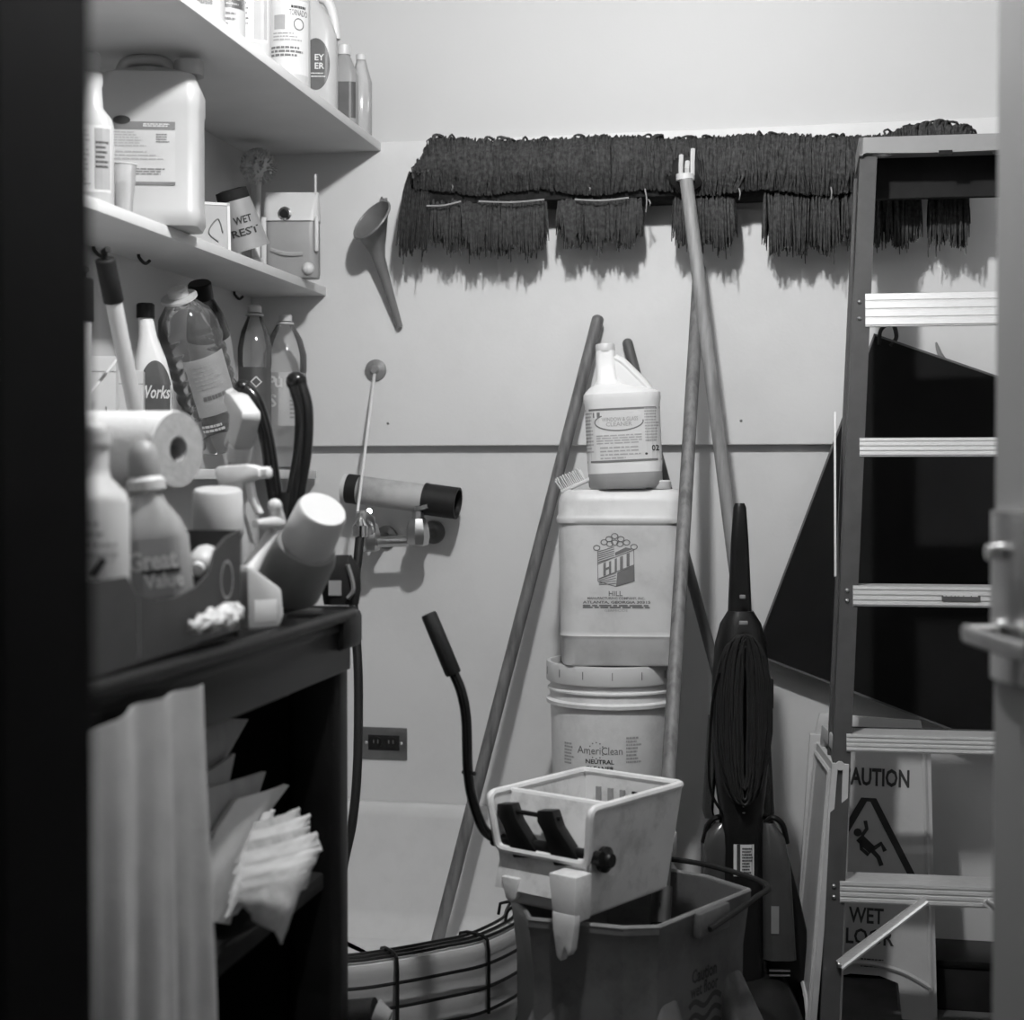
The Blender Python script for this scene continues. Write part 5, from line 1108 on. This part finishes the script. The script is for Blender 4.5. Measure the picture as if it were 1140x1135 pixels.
# smoky bottle behind it with a black cap
sa, sb2 = onX(223, 322, -1.315), onX(250, 480, -1.325)
SM = Matrix.Translation(sb2) @ (sa - sb2).to_track_quat('Z', 'Y').to_matrix().to_4x4()
t = thing('smoky_bottle', 'dark translucent bottle with black cap behind the ribbed bottle', 'bottle', M=SM); Ls = (sa - sb2).length
obj('bottle_body', lathe([(0.044, 0), (0.048, 0.01), (0.048, Ls * 0.70), (0.04, Ls * 0.82), (0.022, Ls * 0.95)], 32), 'clear_smoke', t); cap_at(t, Ls * 0.94, 0.026, 0.036, 'black_plastic'); obj('label', lathe([(0.0486, Ls * 0.25), (0.0486, Ls * 0.68)], 32, False, False), 'label_grey', t)
def pet(label, u, X, vtop, r, lab, words):
    t = stand('clear_bottle', label, 'bottle', u, X, ZT1, 19, 'clear bottles in the corner'); h = onX(u, vtop, X).z - ZT1
    prof = [(r * 0.8, 0), (r, 0.008), (r, h * 0.25), (r * 0.97, h * 0.27), (r * 0.97, h * 0.62), (r, h * 0.64), (r, h * 0.74), (r * 0.8, h * 0.84), (r * 0.42, h * 0.93), (0.013, h * 0.955), (0.013, h * 0.96)]
    b = obj('bottle_body', lathe(prof, 36), 'clear_plastic', t); cap_at(t, h * 0.955, 0.0165, h * 0.045); obj('neck_ring', mv(lathe([(0.012, 0), (0.021, 0), (0.021, 0.004), (0.012, 0.004)], 24), 0, 0, h * 0.935), 'white_plastic', t)
    B = bvh(lathe([(r * 0.985, 0), (r * 0.985, h)], 36)); l = obj('label', lay(rect2d(r * 1.85, h * 0.34, 0, 0, 14, 2), B, face_frame(0, h * 0.45), 0.0004), lab, b, 40)
    for (s_, x, k, hh, m_) in words: prt(l, B, text2d(s_, h=hh, bold=0.02), x, h * k, m_, 'lettering')
    return l, B, h
l, B, h = pet('slim clear bottle with a dark diamond label in the corner', 284, -1.30, 340, 0.040, 'label_dark', ())
prt(l, B, strip2d([(0, 0.012), (0.012, 0), (0, -0.012), (-0.012, 0), (0, 0.012)], 0.004), 0.004, h * 0.53, 'label_white', 'diamond_mark')
l, B, h = pet('clear bottle with a pale lettered label nearest the back wall corner', 318, -1.262, 350, 0.052, 'clear_milky', (('P', -0.032, 0.56, 0.030, 'label_white'), ('u', -0.016, 0.552, 0.022, 'label_white'), ('S', -0.030, 0.44, 0.030, 'label_white')))
band(l, B, 0.030, h * 0.34, -0.032, h * 0.45, 'label_grey', 'panel', 6, 0.0008); prt(l, B, lines2d(0.03, 0.06, 6, 65, 0.4), 0.026, h * 0.40, 'ink_grey'); band(l, B, 0.03, 0.014, 0.026, h * 0.49, 'ink_grey', 'stamp', 4, 0.0012)
# brooms
def broom(label, u0, v0, u1, v1, X, gv, zfoot, group):
    a, c = onX(u0, v0, X), onX(u1, v1, X); d = c - a; e = a + d * ((a.z - zfoot) / (a.z - c.z)); t = thing('push_broom', label, 'broom', e, group=group)
    g_ = onX(u0 + (u1 - u0) * (gv - v0) / (v1 - v0), gv, X)
    obj('shaft', tube([Vector((0, 0, 0)), g_ - e], 0.0145, 14), 'white_plastic', t); obj('grip', tube([g_ - e, (g_ - e).lerp(a - e, 0.03), (g_ - e).lerp(a - e, 0.97), a - e], [0.0165, 0.0180, 0.0172, 0.0150], 14), 'black_rubber', t)
    up = (a - e).normalized(); obj('hanging_tab', tube([a - e, a - e + up * 0.012, a - e + Vector((0.010, -0.010, 0.014))], 0.006, 8), 'black_rubber', t)
    return t
broom('white broom handle with a long black grip leaning under the middle shelf', 117, 288, 152, 462, -1.185, 336, 0.10, 'broom handles on the left')
broom('black gripped broom handle half hidden by the door frame', 93, 310, 92, 520, -1.185, 358, 0.0, 'broom handles on the left')
for i, (u, v, w) in enumerate(((104, 283, 'above the black grip'), (160, 291, 'above the dark oval label bottle'), (262, 331, 'above the slim clear bottle'))):
    p = onZ(u, v, ZL_ - 0.034); p.x = max(p.x, XL + 0.01); tag(obj('shelf_hook', tube(spline([Vector((p.x - 0.004, p.y - 0.016, ZL_ - 0.021)), p + Vector((-0.004, -0.012, 0.006)), p + Vector((0, 0.006, -0.003)), p + Vector((0.004, 0.020, 0.004))], 5), 0.0035, 8), 'black_plastic'), 'small dark hook under the middle shelf ' + w, 'hook')

# ================================================================ the black cleaning cart
CX1, CX0, CY0, CY1, CT = -0.77, -1.155, 1.32, 2.60, 0.95
cart = thing('cleaning_cart', 'black plastic cleaning cart loaded with bottles at the left', 'cart', ((CX0 + CX1) / 2, (CY0 + CY1) / 2, 0))
def cp(name, g, m='black_plastic', smooth=38, parent=None, label=None): return obj(name, rel(g, cart), m, parent or cart, smooth, label=label)
cp('top_tray', box(CX0, CX1 + 0.0, CY0, CY1, CT - 0.030, CT - 0.006, 0.004))
rimc = [Vector((CX0, CY0, CT - 0.004)), Vector((CX1, CY0, CT - 0.004)), Vector((CX1, CY1, CT - 0.004)), Vector((CX0, CY1, CT - 0.004))]
cp('tray_rim', tube(round_path(rimc, 0.04, 5), 0.011, 10, True))
cp('apron', box(CX1 - 0.022, CX1 - 0.004, CY0 + 0.02, CY1 - 0.02, CT - 0.10, CT - 0.028, 0.004)); cp('apron', box(CX0 + 0.02, CX1 - 0.02, CY1 - 0.02, CY1 - 0.004, CT - 0.10, CT - 0.028, 0.004)); cp('apron', box(CX0 + 0.02, CX1 - 0.02, CY0 + 0.004, CY0 + 0.02, CT - 0.10, CT - 0.028, 0.004))
pL, pR = onY(326, 800, CY1 - 0.04).x, onY(384, 800, CY1 - 0.04).x
cp('corner_post', loft([rr(pR - pL, 0.07, 0.018, z, 4, (pL + pR) / 2, CY1 - 0.045) for z in (0.12, CT - 0.03)])); cp('corner_post', loft([rr(0.08, 0.07, 0.018, z, 4, CX0 + 0.05, CY1 - 0.045) for z in (0.12, CT - 0.03)]))
for x in (CX0 + 0.05, CX1 - 0.06): cp('corner_post', loft([rr(0.08, 0.07, 0.018, z, 4, x, CY0 + 0.045) for z in (0.12, CT - 0.03)]))
cp('corner_cap', box(onY(326, 690, CY1 - 0.05).x, CX1 + 0.010, CY1 - 0.10, CY1 + 0.010, onY(385, 722, CY1 - 0.05).z, CT + 0.004, 0.012))
cp('back_panel', box(CX0 + 0.004, CX0 + 0.014, CY0 + 0.05, CY1 - 0.05, 0.14, CT - 0.03)); cp('end_panel', box(CX0 + 0.02, pL + 0.01, CY1 - 0.055, CY1 - 0.045, 0.14, CT - 0.03))
ZM = 0.515
cp('middle_shelf', box(CX0 + 0.01, CX1 - 0.035, CY0 + 0.02, CY1 - 0.02, ZM - 0.03, ZM, 0.005), 'black_matte'); cp('bottom_deck', box(CX0, CX1 + 0.02, CY0 - 0.02, CY1 + 0.02, 0.12, 0.17, 0.012))
for x in (CX0 + 0.05, CX1 - 0.05):
    for y in (CY0 + 0.06, CY1 - 0.06):
        w_ = cp('caster', xf(lathe([(0.045, -0.014), (0.055, -0.011), (0.055, 0.011), (0.045, 0.014)], 22), Matrix.Translation((x, y, 0.055)) @ Matrix.Rotation(math.pi / 2, 4, 'Y')), 'black_rubber'); cp('caster_fork', box(x - 0.022, x + 0.022, y - 0.02, y + 0.02, 0.075, 0.121), 'steel_dark', parent=w_)
YH = CY1 - 0.004
for pts, r in ((((330, 425), (338, 455), (337, 500), (330, 545), (325, 590), (322, 690)), 0.0165), (((270, 432), (284, 446), (296, 485), (303, 530), (309, 580), (312, 690)), 0.0135)):
    cp('push_handle', join(tube(spline([onY(u, v, YH) for u, v in pts], 6), r, 14), ball(onY(pts[0][0], pts[0][1], YH), r * 1.12)), 'black_gloss', label='upright curved black handle horn')
cp('handle_sleeve', tube([onY(322, 548, YH), onY(318, 600, YH)], 0.017, 12), 'black_rubber')
bp_ = onY(398, 1128, CY1 - 0.02)
cp('bumper', join(tube([onY(370, 1132, CY1 + 0.02), onY(418, 1128, CY1 + 0.02)], 0.028, 16)), 'black_rubber'); cp('bumper_end', tube([onY(418, 1128, CY1 + 0.02), onY(434, 1134, CY1 + 0.02)], [0.026, 0.014], 14), 'mid_plastic')

# cloth hanging down the cart's side
CLX = CX1 + 0.012
def clothf(a, b):
    ytop0, ytop1 = onX(60, 800, CLX).y, onX(219, 765, CLX).y
    y = ytop0 + (ytop1 - ytop0) * a; zt = CT - 0.030 - 0.05 * max(0, 0.45 - a) ; z = zt + (0.19 - zt) * b
    f = 0.016 * math.sin(a * 21 + 0.6 + b * 0.9) * (0.35 + 0.65 * b) + 0.009 * math.sin(a * 47 + b * 2) * b
    return (CLX + 0.006 + f + 0.01 * math.sin(3 * b), y + 0.006 * math.sin(b * 5 + a * 4), z)
t = tag(obj('hanging_cloth', thick(gridf(clothf, 60, 30), 0.002), 'cloth', None, 60), 'long grey cloth hanging in folds down the side of the cart', 'cloth')

# papers and rags on the cart's middle shelf
def sheet(name, label, pts_l, pts_r, X, bulge, th, m, cat, n=10, wob=0.0, seed=0, group=None, curl=0.0):
    """a stiff bent sheet between two edges given in the picture, standing at depth X of the cart"""
    rs = random.Random(seed); L_, R_ = [onX(u, v, X) for u, v in pts_l], [onX(u, v, X) for u, v in pts_r]
    def samp(P, k):
        k = k * (len(P) - 1); i = min(int(k), len(P) - 2); return P[i].lerp(P[i + 1], k - i)
    ph = [rs.uniform(0, 6.28) for _ in range(6)]
    def fn(a, b):
        p = samp(L_, b).lerp(samp(R_, b), a)
        w = wob * (math.sin(a * 9 + ph[0] + b * 4) + 0.7 * math.sin(b * 13 + ph[1] - a * 5) + 0.5 * math.sin((a + b) * 19 + ph[2]))
        return (p.x + bulge * math.sin(math.pi * a) * math.sin(math.pi * (0.15 + 0.7 * b)) + w + curl * a * a, p.y + w * 0.5, p.z + w * 0.4)
    return tag(obj(name, thick(gridf(fn, n, n), th), m, None, 50), label, cat, group)
G_ = 'folded papers on the cart shelf'
sheet('paper_sheet', 'dark kraft sheet at the back of the papers on the cart', [(205, 800), (205, 862)], [(275, 800), (246, 850)], -0.905, 0.01, 0.003, 'paper_kraft', 'paper', group=G_)
sheet('paper_sheet', 'narrow folded paper edge left of the brightest sheet', [(208, 870), (208, 950)], [(258, 838), (236, 940)], -0.886, 0.008, 0.006, 'paper_kraft', 'paper', seed=2, group=G_)
sheet('paper_sheet', 'mid grey folded sheet behind the brightest sheet', [(212, 880), (214, 990)], [(291, 858), (250, 985)], -0.868, 0.010, 0.008, 'paper_kraft', 'paper', seed=3, group=G_)
sheet('paper_sheet', 'brightest long folded white sheet on the cart shelf', [(258, 890), (232, 930), (215, 975), (214, 1022)], [(316, 872), (290, 905), (268, 960), (249, 1028)], -0.848, 0.012, 0.010, 'paper', 'paper', seed=4, group=G_)
sheet('paper_sheet', 'thin white sheet edge right of the brightest sheet', [(292, 905), (262, 985), (249, 1022)], [(302, 900), (282, 975), (262, 1010)], -0.826, 0.010, 0.006, 'paper', 'paper', seed=5, group=G_)
GR = 'crumpled rags on the cart shelf'
for i_, (lab, pl_, pr_, X_, m_) in enumerate((
    ('thin folded rag edge at the top of the rag pile', [(284, 915), (262, 960)], [(331, 899), (334, 912)], -0.8080, 'rag'),
    ('pale folded rag second from the top of the pile', [(280, 925), (260, 972)], [(343, 906), (344, 920)], -0.7925, 'paper'),
    ('grey rag edge under the pale second rag', [(276, 936), (258, 985)], [(342, 920), (345, 932)], -0.7770, 'rag'),
    ('pale rag sticking out furthest right on the pile', [(272, 948), (256, 995)], [(350, 926), (358, 946)], -0.7615, 'paper'),
    ('soft rag just below the furthest sticking rag', [(270, 965), (255, 1004)], [(356, 942), (349, 962)], -0.7460, 'paper'),
    ('grey rag in the lower middle of the pile', [(266, 982), (256, 1012)], [(349, 955), (340, 988)], -0.7305, 'rag'),
    ('dark rag hanging lowest from the pile', [(262, 998), (282, 1022)], [(341, 968), (312, 1050)], -0.7150, 'rag'))):
    sheet('cleaning_rag', lab, pl_, pr_, X_, 0.016, 0.003, m_, 'rag', 14, 0.0008, 20, GR)

# ---- on the cart's top: display carton with a swooping cut side
BXX = -0.80
sidep = [onX(u, v, BXX) for u, v in ((99, 778), (268, 700), (268, 590), (252, 598), (240, 613), (233, 638), (218, 654), (195, 666), (172, 669), (152, 662), (142, 642), (99, 648))]
by0, by1_ = sidep[0].y, sidep[1].y; z0c = CT + 0.001
t = thing('display_carton', 'dark cardboard carton with a swooping cut side on the cart', 'carton', (BXX - 0.14, (by0 + by1_) / 2, z0c))
pr = prism([(p.y, max(p.z, z0c)) for p in sidep], BXX - 0.004, BXX)
sw = obj('side_panel', rel(([Vector((p.y, p.x, p.z)) for p in pr[0]], [f[::-1] for f in pr[1]]), t), 'cardboard', t, 0)
obj('side_panel', rel(box(BXX - 0.28, BXX - 0.276, by0, by1_, z0c, z0c + 0.12), t), 'cardboard', t, 0)
for y in (by0, by1_ - 0.004): obj('end_panel', rel(box(BXX - 0.276, BXX - 0.004, y, y + 0.004, z0c, sidep[2].z if y > by0 else sidep[-1].z), t), 'cardboard', t, 0)
obj('bottom', rel(box(BXX - 0.276, BXX - 0.004, by0, by1_, z0c, z0c + 0.003), t), 'cardboard', t, 0)
em_ = onX(252, 645, BXX); obj('round_mark', rel((lambda g: ([Vector((BXX + 0.0012, em_.y + p.x, em_.z + p.z)) for p in g[0]], g[1]))(oval2d(0.048, 0.055, hole=0.86)), t), 'label_grey', sw, 0)
obj('crease', rel(box(BXX, BXX + 0.001, onX(154, 720, BXX).y - 0.001, onX(154, 720, BXX).y + 0.001, z0c + 0.01, onX(154, 668, BXX).z), t), 'grey_plastic', sw, 0)
ZK = z0c + 0.004
def sprayer_head(t, z, s=1.0, m='white_plastic', rz=0.0, tm=None, tilt=0.0):
    M = Matrix.Translation((0, 0, z)) @ Matrix.Rotation(math.radians(rz), 4, 'Z') @ Matrix.Rotation(math.radians(tilt), 4, 'Y') @ Matrix.Scale(s, 4)
    obj('collar', xf(lathe([(0.016, -0.004), (0.017, 0.0), (0.017, 0.018), (0.013, 0.020)], 20), M), m, t)
    h = obj('trigger_head', xf(prism([(-0.014, 0.018), (-0.024, 0.045), (-0.034, 0.070), (-0.030, 0.080), (0.030, 0.084), (0.056, 0.078), (0.058, 0.062), (0.024, 0.054), (0.016, 0.018)], -0.014, 0.014, 0.004), M), m, t)
    obj('trigger', xf(prism([(0.022, 0.056), (0.034, 0.056), (0.040, 0.030), (0.054, 0.002), (0.046, -0.002), (0.030, 0.022)], -0.007, 0.007, 0.002), M), tm or m, h)
    obj('nozzle', xf(mv(xf(lathe([(0.010, 0), (0.010, 0.012), (0.007, 0.014)], 6), Matrix.Rotation(math.pi / 2, 4, 'Y')), 0.057, 0, 0.070), M), tm or m, h)
t = stand('spray_bottle', 'blurred white bottle nearest the door frame on the cart', 'bottle', 99, -0.862, ZK, 24, 'bottles in the carton on the cart')
hw = onX(99, 480, -0.862).z - ZK; zs = onX(120, 548, -0.862).z - ZK
g = lathe([(0.044, 0), (0.048, 0.006), (0.048, zs - 0.012), (0.044, zs), (0.026, zs + 0.018), (0.0235, zs + 0.03), (0.0235, hw - 0.02), (0.027, hw - 0.016), (0.027, hw)], 36); b = obj('bottle_body', g, 'white_plastic', t); B = bvh(g)
prt(b, B, lines2d(0.07, 0.05, 4, 70, 0.35), 0.0, zs - 0.055, 'ink_faint'); obj('dark_mark', lay(strip2d([(-0.006, -0.01), (0.006, 0.01)], 0.008), B, face_frame(0.012, zs - 0.088), 0.0012), 'ink', b, 0)
cap_at(t, hw - 0.001, 0.020, 0.010)
t = stand('spray_bottle', 'clear trigger bottle with a greenish grey label in the middle of the carton', 'bottle', 181, -0.866, ZK + 0.006, 26, 'bottles in the carton on the cart', (-6, 0))
g = loft([rr(0.088, 0.058, 0.025, 0), rr(0.096, 0.066, 0.028, 0.008), rr(0.098, 0.066, 0.028, 0.135), rr(0.080, 0.058, 0.025, 0.160), rr(0.050, 0.044, 0.018, 0.182), rr(0.034, 0.034, 0.0165, 0.200)]); b = obj('bottle_body', g, 'clear_milky', t); B = bvh(g)
l = band(b, B, 0.080, 0.078, 0, 0.098, 'label_grey', label='grey printed label'); prt(l, B, text2d('Great', w=0.064, h=0.027, bold=0.03), -0.004, 0.108, 'label_white', 'lettering'); prt(l, B, text2d('Value', w=0.052, h=0.020, bold=0.02), 0.008, 0.080, 'label_white', 'lettering'); band(l, B, 0.05, 0.006, 0.006, 0.092, 'ink', 'stripe', 6, 0.0015)
obj('collar', lathe([(0.020, 0.198), (0.026, 0.202), (0.026, 0.214), (0.020, 0.220)], 24), 'white_plastic', t); obj('dome_cap', lathe([(0.020, 0.218), (0.0215, 0.226), (0.0205, 0.250), (0.015, 0.264), (0.006, 0.270)], 24), 'mid_plastic', t, label='grey domed cap')
t = stand('spray_can', 'spray can with a big white cap behind the carton on the cart', 'spray can', 243, -0.895, ZK - 0.002, 20, 'cans on the cart', (0, 9))
hc = onX(243, 541, -0.895).z - ZK; g = lathe([(0.034, 0), (0.036, 0.004), (0.036, hc - 0.065), (0.034, hc - 0.06)], 32); b = obj('can_body', g, 'grey_plastic', t); obj('cap', lathe([(0.038, hc - 0.062), (0.0385, hc - 0.058), (0.037, hc - 0.004), (0.034, hc)], 36), 'white_plastic', t); obj('seam_ring', lathe([(0.0375, hc - 0.070), (0.039, hc - 0.068), (0.039, hc - 0.064), (0.0375, hc - 0.062)], 32), 'steel', t)
# paper towel roll across the top
re_, ro = onX(198, 500, -0.885), None; axr = Vector((-0.95, 0.31, 0.02)).normalized()
RMx = Matrix.Translation(re_) @ axr.to_track_quat('Z', 'Y').to_matrix().to_4x4(); t = thing('paper_towel_roll', 'paper towel roll lying across the bottles on the cart', 'paper towel', M=RMx)
rp_ = 0.0545; obj('paper_wound', lathe([(0.019, 0.0), (rp_ - 0.002, 0.0), (rp_, 0.002), (rp_, 0.25), (0.019, 0.25), (0.019, 0.0)], 48, False, False), 'towel_paper', t)
obj('end_layers', lathe([(0.0185, -0.0012), (rp_ - 0.001, -0.0012), (rp_ - 0.001, 0.0002), (0.0185, 0.0002)], 48, False, False), 'towel_end', t); obj('core', lathe([(0.0188, 0), (0.0188, 0.25), (0.0175, 0.25), (0.0175, 0), (0.0188, 0)], 28, False, False), 'paper_kraft', t)
# sprayers between roll and handles
t = stand('spray_bottle', 'white trigger sprayer standing tallest beside the black handles', 'bottle', 266, -0.960, ZK - 0.003, 0, 'sprayers on the cart')
hs = onX(266, 508, -0.96).z - ZK; g = lathe([(0.031, 0), (0.034, 0.005), (0.034, hs * 0.7), (0.02, hs * 0.93), (0.0165, hs)], 28); obj('bottle_body', g, 'clear_milky', t); sprayer_head(t, hs, 1.22, 'white_plastic', 128, tilt=-22)
t = stand('spray_bottle', 'translucent trigger sprayer pointing right behind the spray can', 'bottle', 262, -0.908, ZK - 0.003, 0, 'sprayers on the cart')
hs = onX(262, 570, -0.908).z - ZK; g = lathe([(0.029, 0), (0.031, 0.005), (0.031, hs * 0.7), (0.02, hs * 0.93), (0.0165, hs)], 28); obj('bottle_body', g, 'clear_milky', t); sprayer_head(t, hs, 0.95, 'milky_plastic', -15)
# leaning tub with white cap, black pouch
ta_, tb_ = onX(356, 574, -0.755), onX(322, 648, -0.828)
TM = Matrix.Translation(tb_) @ (ta_ - tb_).to_track_quat('Z', 'Y').to_matrix().to_4x4(); t = thing('leaning_can', 'grey can with a white cap leaning at the far corner of the cart', 'can', M=TM); Lc = (ta_ - tb_).length
obj('can_body', lathe([(0.050, -0.012), (0.055, -0.006), (0.055, Lc * 0.44), (0.049, Lc * 0.58), (0.040, Lc * 0.62)], 36), 'grey_plastic', t); obj('cap', lathe([(0.043, Lc * 0.59), (0.0435, Lc * 0.62), (0.0405, Lc * 1.05), (0.037, Lc * 1.10)], 36), 'white_plastic', t)
pc = onX(380, 668, -0.805)
t = thing('black_pouch', 'black pouch at the far right corner of the cart top', 'pouch', (pc.x, pc.y, CT + 0.0078), 15); obj('pouch_body', loft([rr(0.060, 0.044, 0.018, 0.0, 4), rr(0.068, 0.050, 0.020, 0.025, 4), rr(0.066, 0.048, 0.020, 0.06, 4), rr(0.045, 0.030, 0.012, 0.085, 4, -0.005)]), 'black_matte', t); obj('torn_label', xf(rect2d(0.022, 0.026, 0, 0), Matrix.Translation((-0.010, -0.0256, 0.03))), 'label_grey', t, 0); obj('strap', tube(spline([(0.012, -0.024, 0.07), (0.022, -0.027, 0.03), (0.012, -0.025, 0.012)], 4), 0.004, 6), 'grey_plastic', t)
# low white squeeze bottle with its nozzle, between the carton and the leaning can
wp = onX(287, 690, -0.82)
t = thing('squeeze_bottle', 'low white angular squeeze bottle with a nozzle between the carton and the leaning can', 'bottle', (wp.x, wp.y, CT + 0.001)); wl = Vector(t.location)
obj('bottle_body', rot(prism([(-0.032, 0), (0.026, 0), (0.034, 0.02), (0.030, 0.06), (-0.028, 0.098), (-0.034, 0.09)], -0.022, 0.022, 0.006), 'Z', 55), 'white_plastic', t)
obj('side_recess', rot(box(-0.022, 0.02, -0.0225, -0.0215, 0.012, 0.045, 0.001), 'Z', 55), 'milky_plastic', t)
na, nb_, up2 = (onX(u, v, -0.815) - wl for u, v in ((284, 583), (310, 582), (306, 563)))
obj('spout', tube([na, na.lerp(nb_, 0.5), nb_], [0.006, 0.009, 0.012], 14), 'white_plastic', t); obj('knob', join(tube([nb_, up2], [0.012, 0.010], 12), ball(up2, 0.0115)), 'white_plastic', t)
obj('neck', tube([nb_, nb_.lerp(Vector((-0.012, -0.016, 0.080)), 0.6), Vector((-0.012, -0.016, 0.080))], [0.010, 0.010, 0.014], 14), 'white_plastic', t)
# white bottle lying in the carton, seen over its cut side
lw0, lw1 = onX(221, 632, -0.838), onX(232, 619, -0.842)
t = thing('lying_bottle', 'small white bottle lying in the carton in front of the spray can', 'bottle', tuple(lw0))
dl = lw1 - lw0
obj('bottle_body', tube(spline([Vector((0, 0, 0)), dl * 0.35, dl * 0.7, dl], 4), [0.010, 0.014, 0.017, 0.019, 0.020, 0.021, 0.021, 0.021, 0.021, 0.021, 0.020, 0.017, 0.010], 18), 'white_plastic', t)
obj('neck', tube([Vector((0, 0, 0)), dl * -0.15], [0.010, 0.009], 14), 'milky_plastic', t)
# crumpled tissue on the tray edge
tpath = [onX(u, v, -0.772) for u, v in ((212, 699), (224, 694), (238, 690), (250, 687), (258, 683), (265, 681))]
rt = random.Random(4); tv_, tf_ = tube(spline(tpath, 4), [0.004 + 0.011 * math.sin(math.pi * min(1, k / 19.0) ** 1.0 * 0.8) for k in range(21)], 12)
tv_ = [p + Vector((rt.uniform(-1, 1), rt.uniform(-1, 1), rt.uniform(-1, 1))) * 0.0045 for p in tv_]
tag(obj('crumpled_tissue', (tv_, tf_), 'paper', None, 30), 'crumpled white tissue on the near edge of the cart tray', 'tissue')
